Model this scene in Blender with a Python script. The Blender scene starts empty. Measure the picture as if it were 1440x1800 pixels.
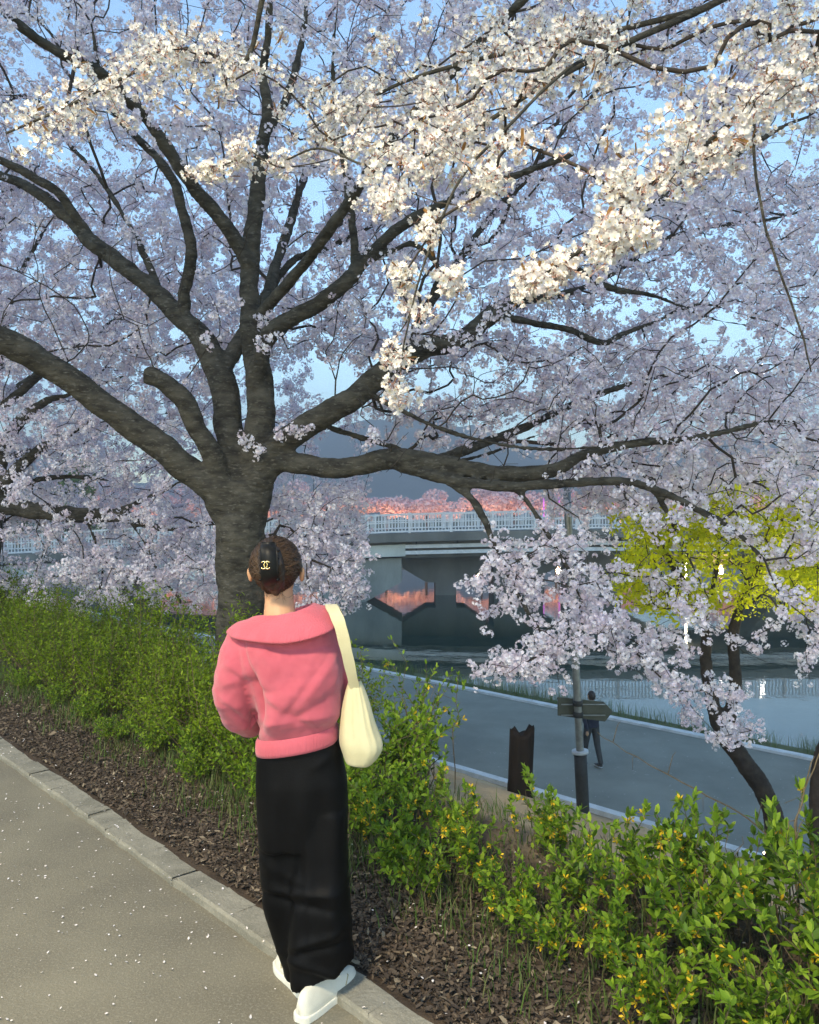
import bpy, bmesh, math, random
import numpy as np
from mathutils import Vector, Matrix, noise, Euler
R = math.radians
random.seed(7); rng = np.random.default_rng(7)
sc = bpy.context.scene
COL = sc.collection

# ------------------------------------------------------------------ camera, sky, sun, exposure
F = 1385.0
cam_d = bpy.data.cameras.new('camera'); cam = bpy.data.objects.new('camera', cam_d); COL.objects.link(cam)
cam.location = (0, 0, 1.7); cam.rotation_euler = (R(90), 0, 0)
cam_d.sensor_fit = 'HORIZONTAL'; cam_d.sensor_width = 36; cam_d.lens = 36 * F / 1440
cam_d.clip_start = 0.05; cam_d.clip_end = 6000
sc.camera = cam
W = bpy.data.worlds.new('World'); sc.world = W; W.use_nodes = True
wn = W.node_tree.nodes; wl = W.node_tree.links
sky = wn.new('ShaderNodeTexSky'); sky.sky_type = 'NISHITA'; sky.sun_disc = False
SUN_EL, SUN_AZ = 11.0, 190.0
sky.sun_elevation = R(SUN_EL); sky.sun_rotation = R(SUN_AZ); sky.air_density = 1.0; sky.dust_density = 0.1; sky.ozone_density = 2.0
wl.new(sky.outputs[0], wn['Background'].inputs[0]); wn['Background'].inputs[1].default_value = 0.15
sun_d = bpy.data.lights.new('sun', 'SUN'); sun = bpy.data.objects.new('sun', sun_d); COL.objects.link(sun)
sun_d.energy = 0.06; sun_d.angle = R(25); sun_d.color = (1.0, 0.84, 0.80)
az = R(SUN_AZ); el = R(SUN_EL)
sd = Vector((math.sin(az) * math.cos(el), math.cos(az) * math.cos(el), math.sin(el)))
sun.rotation_euler = sd.to_track_quat('Z', 'Y').to_euler(); sun.location = (-8, -8, 20)
LAMP_POS = (-1.7, -1.1, 5.6); LAMP_W = 630.0
sc.view_settings.view_transform = 'Standard'; sc.view_settings.look = 'None'
sc.view_settings.exposure = 1.66; sc.view_settings.gamma = 1.0; sc.view_settings.use_curve_mapping = False

# ------------------------------------------------------------------ helpers
def P(px, py, D):
    return Vector(((px - 720) / F * D, D, 1.7 - (py - 900) / F * D))
U = np.array([0.689, -0.725]); N = np.array([0.725, 0.689]); M2 = np.array([0.694, 0.720])
def tp(t, p):
    return U[0] * t + N[0] * p, U[1] * t + N[1] * p
def sstep(a, b, x):
    x = min(1, max(0, (x - a) / (b - a))); return x * x * (3 - 2 * x)
PATH_Z, WATER_Z = -4.0, -4.9
def ground_z(x, y):
    p = x * N[0] + y * N[1]; q = x * M2[0] + y * M2[1]
    if p < 3.15: z = 0.02 + 0.05 * sstep(1.9, 2.6, p)
    elif q < 13.1:
        s = (p - 3.15) / max(1e-3, (p - 3.15) + (13.1 - q)); z = 0.07 + (PATH_Z - 0.07) * (0.25 * sstep(0, 1, s) + 0.75 * s)
    elif q < 20.2: z = PATH_Z
    else: z = PATH_Z + (WATER_Z - 0.6 - PATH_Z) * sstep(20.2, 21.6, q)
    return z
def obj(name, me, m=None, parent=None):
    o = bpy.data.objects.new(name, me); COL.objects.link(o)
    if m is not None and me is not None:
        for mm in (m if isinstance(m, (list, tuple)) else [m]): me.materials.append(mm)
    if parent is not None: o.parent = parent
    return o
def tag(o, label=None, cat=None, group=None, kind=None):
    if label: o['label'] = label
    if cat: o['category'] = cat
    if group: o['group'] = group
    if kind: o['kind'] = kind
    return o
def empty(name, loc=(0, 0, 0), rz=0, label=None, cat=None, group=None):
    o = bpy.data.objects.new(name, None); COL.objects.link(o); o.location = loc; o.rotation_euler = (0, 0, rz)
    return tag(o, label, cat, group)
def mesh(name, V, Fc, smooth=True):
    me = bpy.data.meshes.new(name)
    me.from_pydata([tuple(v) for v in V] if not isinstance(V, np.ndarray) else V.tolist(), [], Fc if not isinstance(Fc, np.ndarray) else Fc.tolist())
    me.update()
    if smooth: me.polygons.foreach_set('use_smooth', [True] * len(me.polygons))
    return me
class MB:
    def __init__(s): s.v = []; s.f = []; s.mi = []
    def add(s, V, Fc, mi=0):
        n = len(s.v); s.v += [tuple(v) for v in V]; s.f += [tuple(i + n for i in f) for f in Fc]; s.mi += [mi] * len(Fc); return s
    def box(s, a, b, mi=0, bev=0.0):
        x0, y0, z0 = a; x1, y1, z1 = b
        return s.add([(x0, y0, z0), (x1, y0, z0), (x1, y1, z0), (x0, y1, z0), (x0, y0, z1), (x1, y0, z1), (x1, y1, z1), (x0, y1, z1)],
              [(3, 2, 1, 0), (4, 5, 6, 7), (0, 1, 5, 4), (1, 2, 6, 5), (2, 3, 7, 6), (3, 0, 4, 7)], mi)
    def tube(s, pts, rad, n=8, caps=True, mi=0, ry=None):
        V, Fc = tube(pts, rad, n, caps, ry); return s.add(V, Fc, mi)
    def prism(s, poly, a, b, ax, mi=0):      # polygon in the two other axes, extruded along axis ax from a to b
        n = len(poly); V = []
        for c in (a, b):
            for (i, j) in poly:
                q = [i, j]; q.insert(ax, c); V.append(q)
        s.add(V, [tuple(range(n)), tuple(range(2 * n - 1, n - 1, -1))] + [(i, (i + 1) % n + 0, (i + 1) % n + n, i + n)[::-1] for i in range(n)], mi); return s
    def build(s, name, m=None, parent=None, smooth=False, bevel=0):
        me = mesh(name, s.v, s.f, smooth)
        if any(s.mi): me.polygons.foreach_set('material_index', s.mi)
        if bevel or True:
            bm = bmesh.new(); bm.from_mesh(me); bmesh.ops.recalc_face_normals(bm, faces=bm.faces)
            if bevel: bmesh.ops.bevel(bm, geom=list(bm.edges), offset=bevel, segments=2, affect='EDGES', profile=0.6)
            bm.to_mesh(me); bm.free()
        return obj(name, me, m, parent)
def tube(pts, rad, n=8, caps=True, ry=None):
    pts = [Vector(p) for p in pts]; V = []; Fc = []; k = len(pts)
    up = None
    for i, p in enumerate(pts):
        d = (pts[min(i + 1, k - 1)] - pts[max(i - 1, 0)]).normalized()
        if up is None:
            up = Vector((0, 0, 1)) if abs(d.z) < 0.9 else Vector((0, 1, 0))
        a = d.cross(up)
        if a.length < 1e-4: a = d.orthogonal()
        a.normalize(); b = a.cross(d).normalized(); up = b
        r = rad[i] if hasattr(rad, '__len__') else rad
        r2 = r if ry is None else (ry[i] if hasattr(ry, '__len__') else ry)
        for j in range(n):
            t = 2 * math.pi * j / n; V.append(p + a * (r * math.cos(t)) + b * (r2 * math.sin(t)))
    for i in range(k - 1):
        for j in range(n):
            Fc.append((i * n + j, i * n + (j + 1) % n, (i + 1) * n + (j + 1) % n, (i + 1) * n + j))
    if caps:
        Fc.append(tuple(range(n))[::-1]); Fc.append(tuple((k - 1) * n + j for j in range(n)))
    return V, Fc
def ellipsoid(c, r, seg=20, rings=12, f=None):
    V = []; Fc = []
    for i in range(rings + 1):
        ph = math.pi * i / rings
        for j in range(seg):
            t = 2 * math.pi * j / seg
            q = [math.sin(ph) * math.cos(t), math.sin(ph) * math.sin(t), math.cos(ph)]
            if f: q = f(q)
            V.append((c[0] + r[0] * q[0], c[1] + r[1] * q[1], c[2] + r[2] * q[2]))
    for i in range(rings):
        for j in range(seg):
            Fc.append((i * seg + j, (i + 1) * seg + j, (i + 1) * seg + (j + 1) % seg, i * seg + (j + 1) % seg))
    return V, Fc
def spline(pts, n):                                   # Catmull-Rom through rows of numbers
    A = np.array(pts, float); A = np.vstack([2 * A[0] - A[1], A, 2 * A[-1] - A[-2]]); out = []
    for i in range(1, len(A) - 2):
        for k in range(n):
            t = k / n; a, b, c, d = A[i - 1], A[i], A[i + 1], A[i + 2]
            out.append(0.5 * ((2 * b) + (c - a) * t + (2 * a - 5 * b + 4 * c - d) * t * t + (3 * b - a - 3 * c + d) * t ** 3))
    out.append(A[-2]); return np.array(out)
def remesh(mb, voxel, smooth_it=6, name='m', fac=0.5):
    me = mesh(name, mb.v, mb.f); bm = bmesh.new(); bm.from_mesh(me); bmesh.ops.recalc_face_normals(bm, faces=bm.faces); bm.to_mesh(me); bm.free()
    o = bpy.data.objects.new('tmp', me); COL.objects.link(o)
    md = o.modifiers.new('r', 'REMESH'); md.mode = 'VOXEL'; md.voxel_size = voxel; md.use_smooth_shade = True
    if smooth_it:
        s = o.modifiers.new('s', 'SMOOTH'); s.iterations = smooth_it; s.factor = fac
    dg = bpy.context.evaluated_depsgraph_get(); dg.update()
    out = bpy.data.meshes.new_from_object(o.evaluated_get(dg)); out.name = name
    bpy.data.objects.remove(o); bpy.data.meshes.remove(me)
    out.polygons.foreach_set('use_smooth', [True] * len(out.polygons)); return out
def getv(me):
    a = np.empty(len(me.vertices) * 3); me.vertices.foreach_get('co', a); return a.reshape(-1, 3)
def setv(me, a): me.vertices.foreach_set('co', a.ravel()); me.update()
def getn(me):
    a = np.empty(len(me.vertices) * 3); me.vertex_normals.foreach_get('vector', a); return a.reshape(-1, 3)
def nz(v, s, o=0): return noise.noise((v[0] * s + o, v[1] * s - o, v[2] * s + 2 * o))

# ------------------------------------------------------------------ materials
def pm(name, base, rough=0.7, c2=None, scale=8, bump=0.0, bscale=None, detail=6, spec=0.3, stretch=None, sheen=0, metal=0, emit=None, es=0,
       rnd=None, trans=0, island=None, ramp=(0.35, 0.65), speck=None, coord='Object'):
    m = bpy.data.materials.new(name); m.use_nodes = True; nt = m.node_tree; nd = nt.nodes; ln = nt.links
    b = nd['Principled BSDF']; b.inputs['Roughness'].default_value = rough; b.inputs['Specular IOR Level'].default_value = spec
    b.inputs['Metallic'].default_value = metal; b.inputs['Base Color'].default_value = (*base, 1)
    if sheen: b.inputs['Sheen Weight'].default_value = sheen; b.inputs['Sheen Roughness'].default_value = 0.5
    if emit: b.inputs['Emission Color'].default_value = (*emit, 1); b.inputs['Emission Strength'].default_value = es
    tc = nd.new('ShaderNodeTexCoord'); mp = nd.new('ShaderNodeMapping'); ln.new(tc.outputs[coord], mp.inputs[0])
    if stretch: mp.inputs['Scale'].default_value = stretch
    col = None
    def nse(s, d=detail):
        n = nd.new('ShaderNodeTexNoise'); n.inputs['Scale'].default_value = s; n.inputs['Detail'].default_value = d; n.inputs['Roughness'].default_value = 0.6
        ln.new(mp.outputs[0], n.inputs['Vector']); return n.outputs[0]
    def mixc(fac, a, b2, mode='MIX'):
        x = nd.new('ShaderNodeMix'); x.data_type = 'RGBA'; x.blend_type = mode
        if isinstance(fac, float): x.inputs[0].default_value = fac
        else: ln.new(fac, x.inputs[0])
        for s_, i in ((a, 6), (b2, 7)):
            if isinstance(s_, tuple): x.inputs[i].default_value = (*s_, 1)
            else: ln.new(s_, x.inputs[i])
        return x.outputs[2]
    if c2:
        r = nd.new('ShaderNodeMapRange'); r.inputs[1].default_value, r.inputs[2].default_value = ramp
        ln.new(nse(scale), r.inputs[0]); col = mixc(r.outputs[0], base, c2)
    if speck:                                            # (scale, low, high, colour)
        r = nd.new('ShaderNodeMapRange'); r.inputs[1].default_value, r.inputs[2].default_value = speck[1], speck[2]
        ln.new(nse(speck[0], 3), r.inputs[0]); col = mixc(r.outputs[0], col or base, speck[3])
    if island or rnd:
        if island: g = nd.new('ShaderNodeNewGeometry').outputs['Random Per Island']; cols = island
        else: g = nd.new('ShaderNodeObjectInfo').outputs['Random']; cols = rnd
        cr = nd.new('ShaderNodeValToRGB'); e = cr.color_ramp.elements
        for i, c in enumerate(cols):
            x = e[i] if i < 2 else e.new(0.5)
        for i, c in enumerate(cols): e[i].position = i / max(1, len(cols) - 1); e[i].color = (*c, 1)
        ln.new(g, cr.inputs[0]); col = cr.outputs[0] if col is None else mixc(0.5, col, cr.outputs[0])
    if col is not None: ln.new(col, b.inputs['Base Color'])
    if bump:
        bp = nd.new('ShaderNodeBump'); bp.inputs['Strength'].default_value = 1.0; bp.inputs['Distance'].default_value = bump
        ln.new(nse(bscale or scale * 4), bp.inputs['Height']); ln.new(bp.outputs[0], b.inputs['Normal'])
    if trans:
        t = nd.new('ShaderNodeBsdfTranslucent'); mx = nd.new('ShaderNodeMixShader'); mx.inputs[0].default_value = trans
        if col is not None: ln.new(col, t.inputs[0])
        else: t.inputs[0].default_value = (*base, 1)
        ln.new(b.outputs[0], mx.inputs[1]); ln.new(t.outputs[0], mx.inputs[2]); ln.new(mx.outputs[0], nd['Material Output'].inputs[0])
    return m
MT = {}
MT['asphalt'] = pm('asphalt', (0.155, 0.14, 0.104), 0.9, (0.225, 0.205, 0.147), 1.3, bump=0.004, bscale=130, speck=(95, 0.5, 0.75, (0.29, 0.265, 0.20)))
MT['asphalt_low'] = pm('asphalt_low', (0.18, 0.18, 0.145), 0.85, (0.26, 0.26, 0.21), 0.5, bump=0.004, bscale=90, speck=(70, 0.55, 0.8, (0.30, 0.30, 0.27)))
MT['concrete'] = pm('concrete', (0.30, 0.28, 0.22), 0.9, (0.19, 0.18, 0.14), 7, bump=0.006, bscale=60, speck=(150, 0.55, 0.75, (0.38, 0.36, 0.30)))
MT['kerb_white'] = pm('kerb_white', (0.74, 0.73, 0.69), 0.8, (0.55, 0.54, 0.50), 3, bump=0.003, bscale=40)
MT['soil'] = pm('soil', (0.045, 0.032, 0.022), 0.95, (0.085, 0.062, 0.042), 9, bump=0.02, bscale=45)
MT['chips'] = pm('chips', (0.08, 0.05, 0.03), 0.85, island=[(0.03, 0.022, 0.016), (0.065, 0.047, 0.033), (0.10, 0.073, 0.05), (0.045, 0.033, 0.025), (0.14, 0.105, 0.07), (0.09, 0.06, 0.04), (0.30, 0.24, 0.16)], bump=0.003, bscale=120)
MT['fallen'] = pm('fallen_petal', (0.85, 0.78, 0.74), 0.6, trans=0.2)
MT['bark'] = pm('bark', (0.024, 0.022, 0.018), 0.9, (0.082, 0.075, 0.058), 6, bump=0.018, bscale=16, detail=9, stretch=(1, 1, 2.6), speck=(20, 0.56, 0.70, (0.115, 0.108, 0.09)), spec=0.2)
MT['bark_dark'] = pm('bark_dark', (0.030, 0.024, 0.020), 0.9, (0.060, 0.048, 0.038), 12, bump=0.004, bscale=60)
PET = [(0.82, 0.74, 0.81), (0.87, 0.82, 0.87), (0.90, 0.87, 0.90), (0.74, 0.64, 0.72), (0.85, 0.79, 0.85)]
MT['petal'] = pm('petal', PET[1], 0.65, rnd=PET, trans=0.33, spec=0.2)
MT['petal_lamplit'] = pm('petal_lamplit', (0.88, 0.84, 0.80), 0.55, rnd=[(0.87, 0.80, 0.78), (0.89, 0.86, 0.81), (0.91, 0.89, 0.84)], trans=0.42, spec=0.2)  # creamier copy of the blossom petal, warm lamplight put into the colour
MT['bud'] = pm('bud', (0.42, 0.24, 0.19), 0.6)
MT['stamen'] = pm('stamen', (0.80, 0.68, 0.40), 0.6)
MT['young_leaf'] = pm('young_leaf', (0.30, 0.16, 0.05), 0.5, trans=0.3)
MT['leaf'] = pm('leaf', (0.08, 0.17, 0.022), 0.5, island=[(0.045, 0.09, 0.008), (0.10, 0.19, 0.012), (0.18, 0.31, 0.018), (0.24, 0.37, 0.022), (0.14, 0.25, 0.016), (0.34, 0.47, 0.035), (0.26, 0.40, 0.025)], trans=0.42, spec=0.35)
MT['leaf_hedge'] = pm('leaf_hedge', (0.07, 0.14, 0.02), 0.55, island=[(0.05, 0.085, 0.006), (0.11, 0.18, 0.008), (0.17, 0.26, 0.01), (0.21, 0.31, 0.012), (0.14, 0.22, 0.01), (0.29, 0.39, 0.018), (0.23, 0.33, 0.014)], trans=0.44, spec=0.3)
MT['leaf_lime'] = pm('leaf_lime', (0.40, 0.46, 0.03), 0.5, rnd=[(0.42, 0.48, 0.015), (0.66, 0.68, 0.015), (0.80, 0.78, 0.02)], trans=0.55)
MT['grass'] = pm('grass', (0.06, 0.12, 0.02), 0.6, island=[(0.05, 0.10, 0.018), (0.09, 0.16, 0.025), (0.13, 0.17, 0.045), (0.16, 0.14, 0.06)], trans=0.25)
MT['stem'] = pm('stem', (0.10, 0.075, 0.04), 0.8, (0.17, 0.13, 0.075), 30)
MT['yellow'] = pm('yellow_petal', (0.78, 0.50, 0.02), 0.55, trans=0.3)
MT['water'] = pm('water', (0.010, 0.036, 0.022), 0.035, spec=0.6, bump=0.006, bscale=0.7, stretch=(1, 1, 1), detail=3)
MT['bridge'] = pm('bridge_concrete', (0.17, 0.17, 0.155), 0.9, (0.10, 0.10, 0.09), 0.5, bump=0.01, bscale=4, stretch=(1, 1, 0.4))  # concrete darkened: shade under the deck is put into the colour
MT['bridge_pale'] = pm('bridge_pale', (0.52, 0.55, 0.51), 0.85, (0.42, 0.45, 0.42), 0.6)
MT['pier_lit'] = pm('pier_lit', (0.28, 0.29, 0.26), 0.9, (0.17, 0.18, 0.16), 0.7, bump=0.01, bscale=4, stretch=(1, 1, 0.4))  # paler concrete for the near pier: sky light put into its colour
MT['white_paint'] = pm('white_paint', (0.60, 0.62, 0.63), 0.5, (0.48, 0.50, 0.51), 3)
MT['dark_metal'] = pm('dark_metal', (0.03, 0.032, 0.032), 0.55, (0.05, 0.05, 0.048), 12)
MT['sign'] = pm('sign_back', (0.075, 0.08, 0.058), 0.55, (0.10, 0.105, 0.08), 6)
MT['steel'] = pm('steel', (0.36, 0.37, 0.36), 0.4, (0.24, 0.25, 0.24), 14, metal=0.7)
MT['charred'] = pm('charred_wood', (0.007, 0.0055, 0.0045), 0.95, (0.016, 0.011, 0.008), 16, bump=0.012, bscale=30, stretch=(1, 1, 0.2))
MT['sweater'] = pm('sweater', (0.53, 0.112, 0.15), 0.95, (0.48, 0.096, 0.13), 22, bump=0.0022, bscale=420, sheen=0.3, spec=0.1)
MT['rib'] = pm('rib', (0.54, 0.115, 0.15), 0.95, (0.48, 0.10, 0.13), 15, bump=0.0028, bscale=150, stretch=(1, 1, 0.04), detail=1, sheen=0.2, spec=0.1)
MT['trousers'] = pm('trousers', (0.0022, 0.0022, 0.0026), 0.55, (0.0035, 0.0035, 0.004), 14, bump=0.0008, bscale=160, spec=0.09)
MT['skin'] = pm('skin', (0.52, 0.30, 0.17), 0.55, (0.47, 0.26, 0.145), 14, bump=0.0004, bscale=250, spec=0.35)
MT['hair'] = pm('hair', (0.018, 0.010, 0.006), 0.5, (0.036, 0.021, 0.012), 60, bump=0.0025, bscale=120, stretch=(1, 1, 0.12), spec=0.5)
MT['strand'] = pm('strand', (0.03, 0.016, 0.008), 0.45, island=[(0.02, 0.011, 0.006), (0.055, 0.031, 0.016), (0.085, 0.05, 0.026), (0.035, 0.02, 0.011)], spec=0.4)
MT['clip'] = pm('clip', (0.004, 0.004, 0.004), 0.5, spec=0.25)
MT['gold'] = pm('gold', (0.78, 0.62, 0.28), 0.22, metal=1.0)
MT['shoe'] = pm('shoe', (0.74, 0.71, 0.60), 0.5, (0.68, 0.65, 0.54), 20, bump=0.0008, bscale=150)
MT['sole'] = pm('sole', (0.80, 0.78, 0.68), 0.6, (0.7, 0.68, 0.58), 25)
MT['bag'] = pm('bag', (0.66, 0.60, 0.37), 0.75, (0.58, 0.52, 0.31), 10, bump=0.0012, bscale=240, sheen=0.15)
MT['bag_dark'] = pm('bag_dark', (0.40, 0.36, 0.22), 0.8, (0.33, 0.30, 0.18), 10)
MT['navy'] = pm('navy_cloth', (0.014, 0.017, 0.03), 0.85, (0.025, 0.028, 0.045), 12)
MT['hill'] = pm('hill', (0.05, 0.065, 0.06), 0.95, (0.085, 0.10, 0.09), 0.012, bump=2.0, bscale=0.05)
MT['far_grass'] = pm('far_grass', (0.07, 0.09, 0.035), 0.95, (0.11, 0.11, 0.06), 0.15)
MT['pink'] = pm('pink_blossom', (0.80, 0.56, 0.56), 0.8, island=[(0.74, 0.48, 0.50), (0.86, 0.66, 0.66), (0.80, 0.56, 0.57)], trans=0.3)
MT['green_far'] = pm('green_far', (0.10, 0.16, 0.03), 0.8, island=[(0.06, 0.11, 0.02), (0.13, 0.20, 0.04)], trans=0.2)
MT['lamp_glow'] = pm('lamp_glow', (0.9, 0.85, 0.7), 0.4, emit=(1.0, 0.86, 0.6), es=12)
MT['flood_glow'] = pm('flood_glow', (0.9, 0.9, 0.9), 0.4, emit=(1.0, 0.96, 0.88), es=25)
MT['orange_glow'] = pm('orange_glow', (0.9, 0.5, 0.2), 0.4, emit=(1.0, 0.42, 0.12), es=8)
MT['magenta_glow'] = pm('magenta_glow', (0.8, 0.2, 0.8), 0.4, emit=(0.9, 0.2, 1.0), es=0.15)

def ground_material():
    m = pm('ground', (0.05, 0.036, 0.025), 0.95, (0.09, 0.065, 0.044), 6, bump=0.02, bscale=30); nt = m.node_tree; nd = nt.nodes; ln = nt.links
    b = nd['Principled BSDF']; src = b.inputs['Base Color'].links[0].from_socket
    at = nd.new('ShaderNodeAttribute'); at.attribute_name = 'zone'
    n = nd.new('ShaderNodeTexNoise'); n.inputs['Scale'].default_value = 1.1; n.inputs['Detail'].default_value = 7
    tc = nd.new('ShaderNodeTexCoord'); ln.new(tc.outputs['Object'], n.inputs['Vector'])
    cr = nd.new('ShaderNodeValToRGB'); e = cr.color_ramp.elements
    e[0].position = 0.36; e[0].color = (0.46, 0.37, 0.235, 1); e[1].position = 0.66; e[1].color = (0.34, 0.265, 0.165, 1); ln.new(n.outputs[0], cr.inputs[0])
    mx = nd.new('ShaderNodeMix'); mx.data_type = 'RGBA'; ln.new(at.outputs['Fac'], mx.inputs[0]); ln.new(src, mx.inputs[6]); ln.new(cr.outputs[0], mx.inputs[7])
    at2 = nd.new('ShaderNodeAttribute'); at2.attribute_name = 'green'
    mx2 = nd.new('ShaderNodeMix'); mx2.data_type = 'RGBA'; ln.new(at2.outputs['Fac'], mx2.inputs[0]); ln.new(mx.outputs[2], mx2.inputs[6]); mx2.inputs[7].default_value = (0.07, 0.10, 0.03, 1)
    ln.new(mx2.outputs[2], b.inputs['Base Color']); return m
MT['ground'] = ground_material()

# ------------------------------------------------------------------ the setting
def build_ground():
    ts = np.concatenate([np.linspace(-140, -20, 40), np.linspace(-19, -9, 40), np.linspace(-8.8, 2, 90), np.linspace(2.5, 60, 30)])
    fr = np.concatenate([np.linspace(0, 0.12, 34), np.linspace(0.125, 1, 90)])
    V = []; zone = []; green = []
    for t in ts:
        pe = (21.8 + 0.0438 * t) / 0.999
        for f in fr:
            p = 1.82 + f * (pe - 1.82); x, y = tp(t, p); z = ground_z(x, y); q = x * M2[0] + y * M2[1]
            a = 0.03 if p > 2.0 else 0.0
            if p > 4 and q < 13: a = 0.09
            if 13.0 < q < 20.3: a = 0.0
            z += a * (nz((x, y, 0), 1.3) + 0.5 * nz((x, y, 0), 4.1, 3)) - (0.02 if 13.1 < q < 20.2 else 0)
            V.append((x, y, z)); zone.append(sstep(2.9, 3.6, p + 0.3 * nz((x, y, 0), 2.0, 5))); green.append(sstep(19.2, 19.6, q) * 0.9)
    n = len(fr); Fc = [(i * n + j, i * n + j + 1, (i + 1) * n + j + 1, (i + 1) * n + j) for i in range(len(ts) - 1) for j in range(n - 1)]
    me = mesh('ground', V, Fc)
    for nm, arr in (('zone', zone), ('green', green)):
        a = me.attributes.new(nm, 'FLOAT', 'POINT'); a.data.foreach_set('value', arr)
    tag(obj('ground', me, MT['ground']), kind='structure', label='planted bank falling from the footpath to the riverside path')
def ribbon(name, m, p0, p1, z, t0=-140, t1=60, far=False, thick=0.0):
    V = []; Fc = []; ts = np.linspace(t0, t1, 60)
    for t in ts:
        for p in (p0, p1):
            pp = (p + 0.0438 * t) / 0.999 if far else p
            x, y = tp(t, pp); V.append((x, y, z))
    Fc = [(2 * i, 2 * i + 1, 2 * i + 3, 2 * i + 2) for i in range(len(ts) - 1)]
    return obj(name, mesh(name, V, Fc), m)
def build_setting():
    build_ground()
    tag(ribbon('footpath', MT['asphalt'], -2.4, 1.695, 0.0), kind='structure')
    tag(ribbon('verge', MT['far_grass'], -200, -2.4, -0.01, -200, 200), kind='structure')
    tag(ribbon('riverside_path', MT['asphalt_low'], 13.35, 19.35, PATH_Z + 0.012, far=True), kind='structure')
    # pale edging of the riverside path: a step of concrete on each side
    for nm, a, b in (('path_edging', 13.18, 13.38), ('path_edging', 19.32, 19.56)):
        mb = MB(); ts = np.linspace(-140, 60, 60)
        for i in range(len(ts) - 1):
            c = []
            for t in (ts[i], ts[i + 1]):
                for p in (a, b):
                    c.append(tp(t, (p + 0.0438 * t) / 0.999))
            z0, z1 = PATH_Z - 0.1, PATH_Z + 0.075
            mb.add([(*c[0], z0), (*c[1], z0), (*c[3], z0), (*c[2], z0), (*c[0], z1), (*c[1], z1), (*c[3], z1), (*c[2], z1)],
                   [(4, 5, 6, 7), (0, 4, 7, 3), (1, 2, 6, 5)])
        tag(mb.build(nm, MT['kerb_white']), kind='structure')
    V = [(-3000, -50, WATER_Z), (3000, -50, WATER_Z), (3000, 400, WATER_Z), (-3000, 400, WATER_Z)]
    tag(obj('river', mesh('river', V, [(0, 1, 2, 3)]), MT['water']), kind='structure')
    # far bank and hills
    V = []; xs = np.linspace(-2500, 2500, 161); prof = [(112, -6.5), (116, -4.0), (122, -2.6), (140, -1.6), (300, -1.0), (3500, 0)]
    for x in xs:
        for (y, z) in prof: V.append((x, y + (3 * math.sin(x * 0.05) if y < 200 else 0), z))
    n = len(prof); Fc = [(i * n + j, (i + 1) * n + j, (i + 1) * n + j + 1, i * n + j + 1) for i in range(len(xs) - 1) for j in range(n - 1)]
    tag(obj('far_bank', mesh('far_bank', V, Fc), MT['far_grass']), kind='structure')
    V = []; xs = np.linspace(-1500, 1500, 240); ys = np.linspace(650, 1300, 26)
    for x in xs:
        for y in ys:
            s = math.sin(math.pi * min(1, (y - 650) / 560)) ** 0.8 if y < 1210 else 0
            h = 74 + 22 * math.sin(x * 0.006 + 0.9) + 22 * math.sin(x * 0.0133 + 2.0) + 9 * nz((x, y, 0), 0.02) + 6 * nz((x, y, 0), 0.07, 4)
            V.append((x, y, -3 + h * s))
    n = len(ys); Fc = [(i * n + j, (i + 1) * n + j, (i + 1) * n + j + 1, i * n + j + 1) for i in range(len(xs) - 1) for j in range(n - 1)]
    tag(obj('hills', mesh('hills', V, Fc), MT['hill']), kind='structure')
    # kerb of the footpath: separate concrete stones
    k = tag(empty('kerb'), label='weathered concrete edging kerb beside the footpath', kind='structure')
    t = -16.0
    while t < 3.0:
        L = 0.98 + random.uniform(-0.06, 0.06); bm = bmesh.new(); bmesh.ops.create_cube(bm, size=1)
        bmesh.ops.subdivide_edges(bm, edges=[e for e in bm.edges if abs(e.verts[0].co.x - e.verts[1].co.x) > 0.5], cuts=11)
        bmesh.ops.bevel(bm, geom=[e for e in bm.edges if abs(e.verts[0].co.z - 0.5) < 1e-3 and abs(e.verts[1].co.z - 0.5) < 1e-3], offset=0.07, segments=1, affect='EDGES')
        for v in bm.verts:
            v.co.x *= L * 0.998; v.co.y *= 0.136; v.co.z *= 0.16
            w = Vector((v.co.x + t, v.co.y, 0)); g = noise.noise(w * 7) + 0.6 * noise.noise(w * 19)
            if v.co.z > 0: v.co.z += 0.004 * g; v.co.y += 0.011 * g * (1 if v.co.y > 0 else -1) - (0.012 if noise.noise(w * 5 + Vector((3, 1, 0))) > 0.42 else 0) * (1 if v.co.y > 0 else -1)
        me = bpy.data.meshes.new('kerb_stone'); bm.to_mesh(me); bm.free()
        o = obj('kerb_stone', me, MT['concrete'], k); x, y = tp(t + L / 2, 1.758)
        o.location = (x, y, -0.045 + random.uniform(-0.006, 0.008)); o.rotation_euler = (random.uniform(-0.02, 0.02), 0, math.atan2(U[1], U[0]) + random.uniform(-0.006, 0.006))
        t += L
build_setting()

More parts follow.
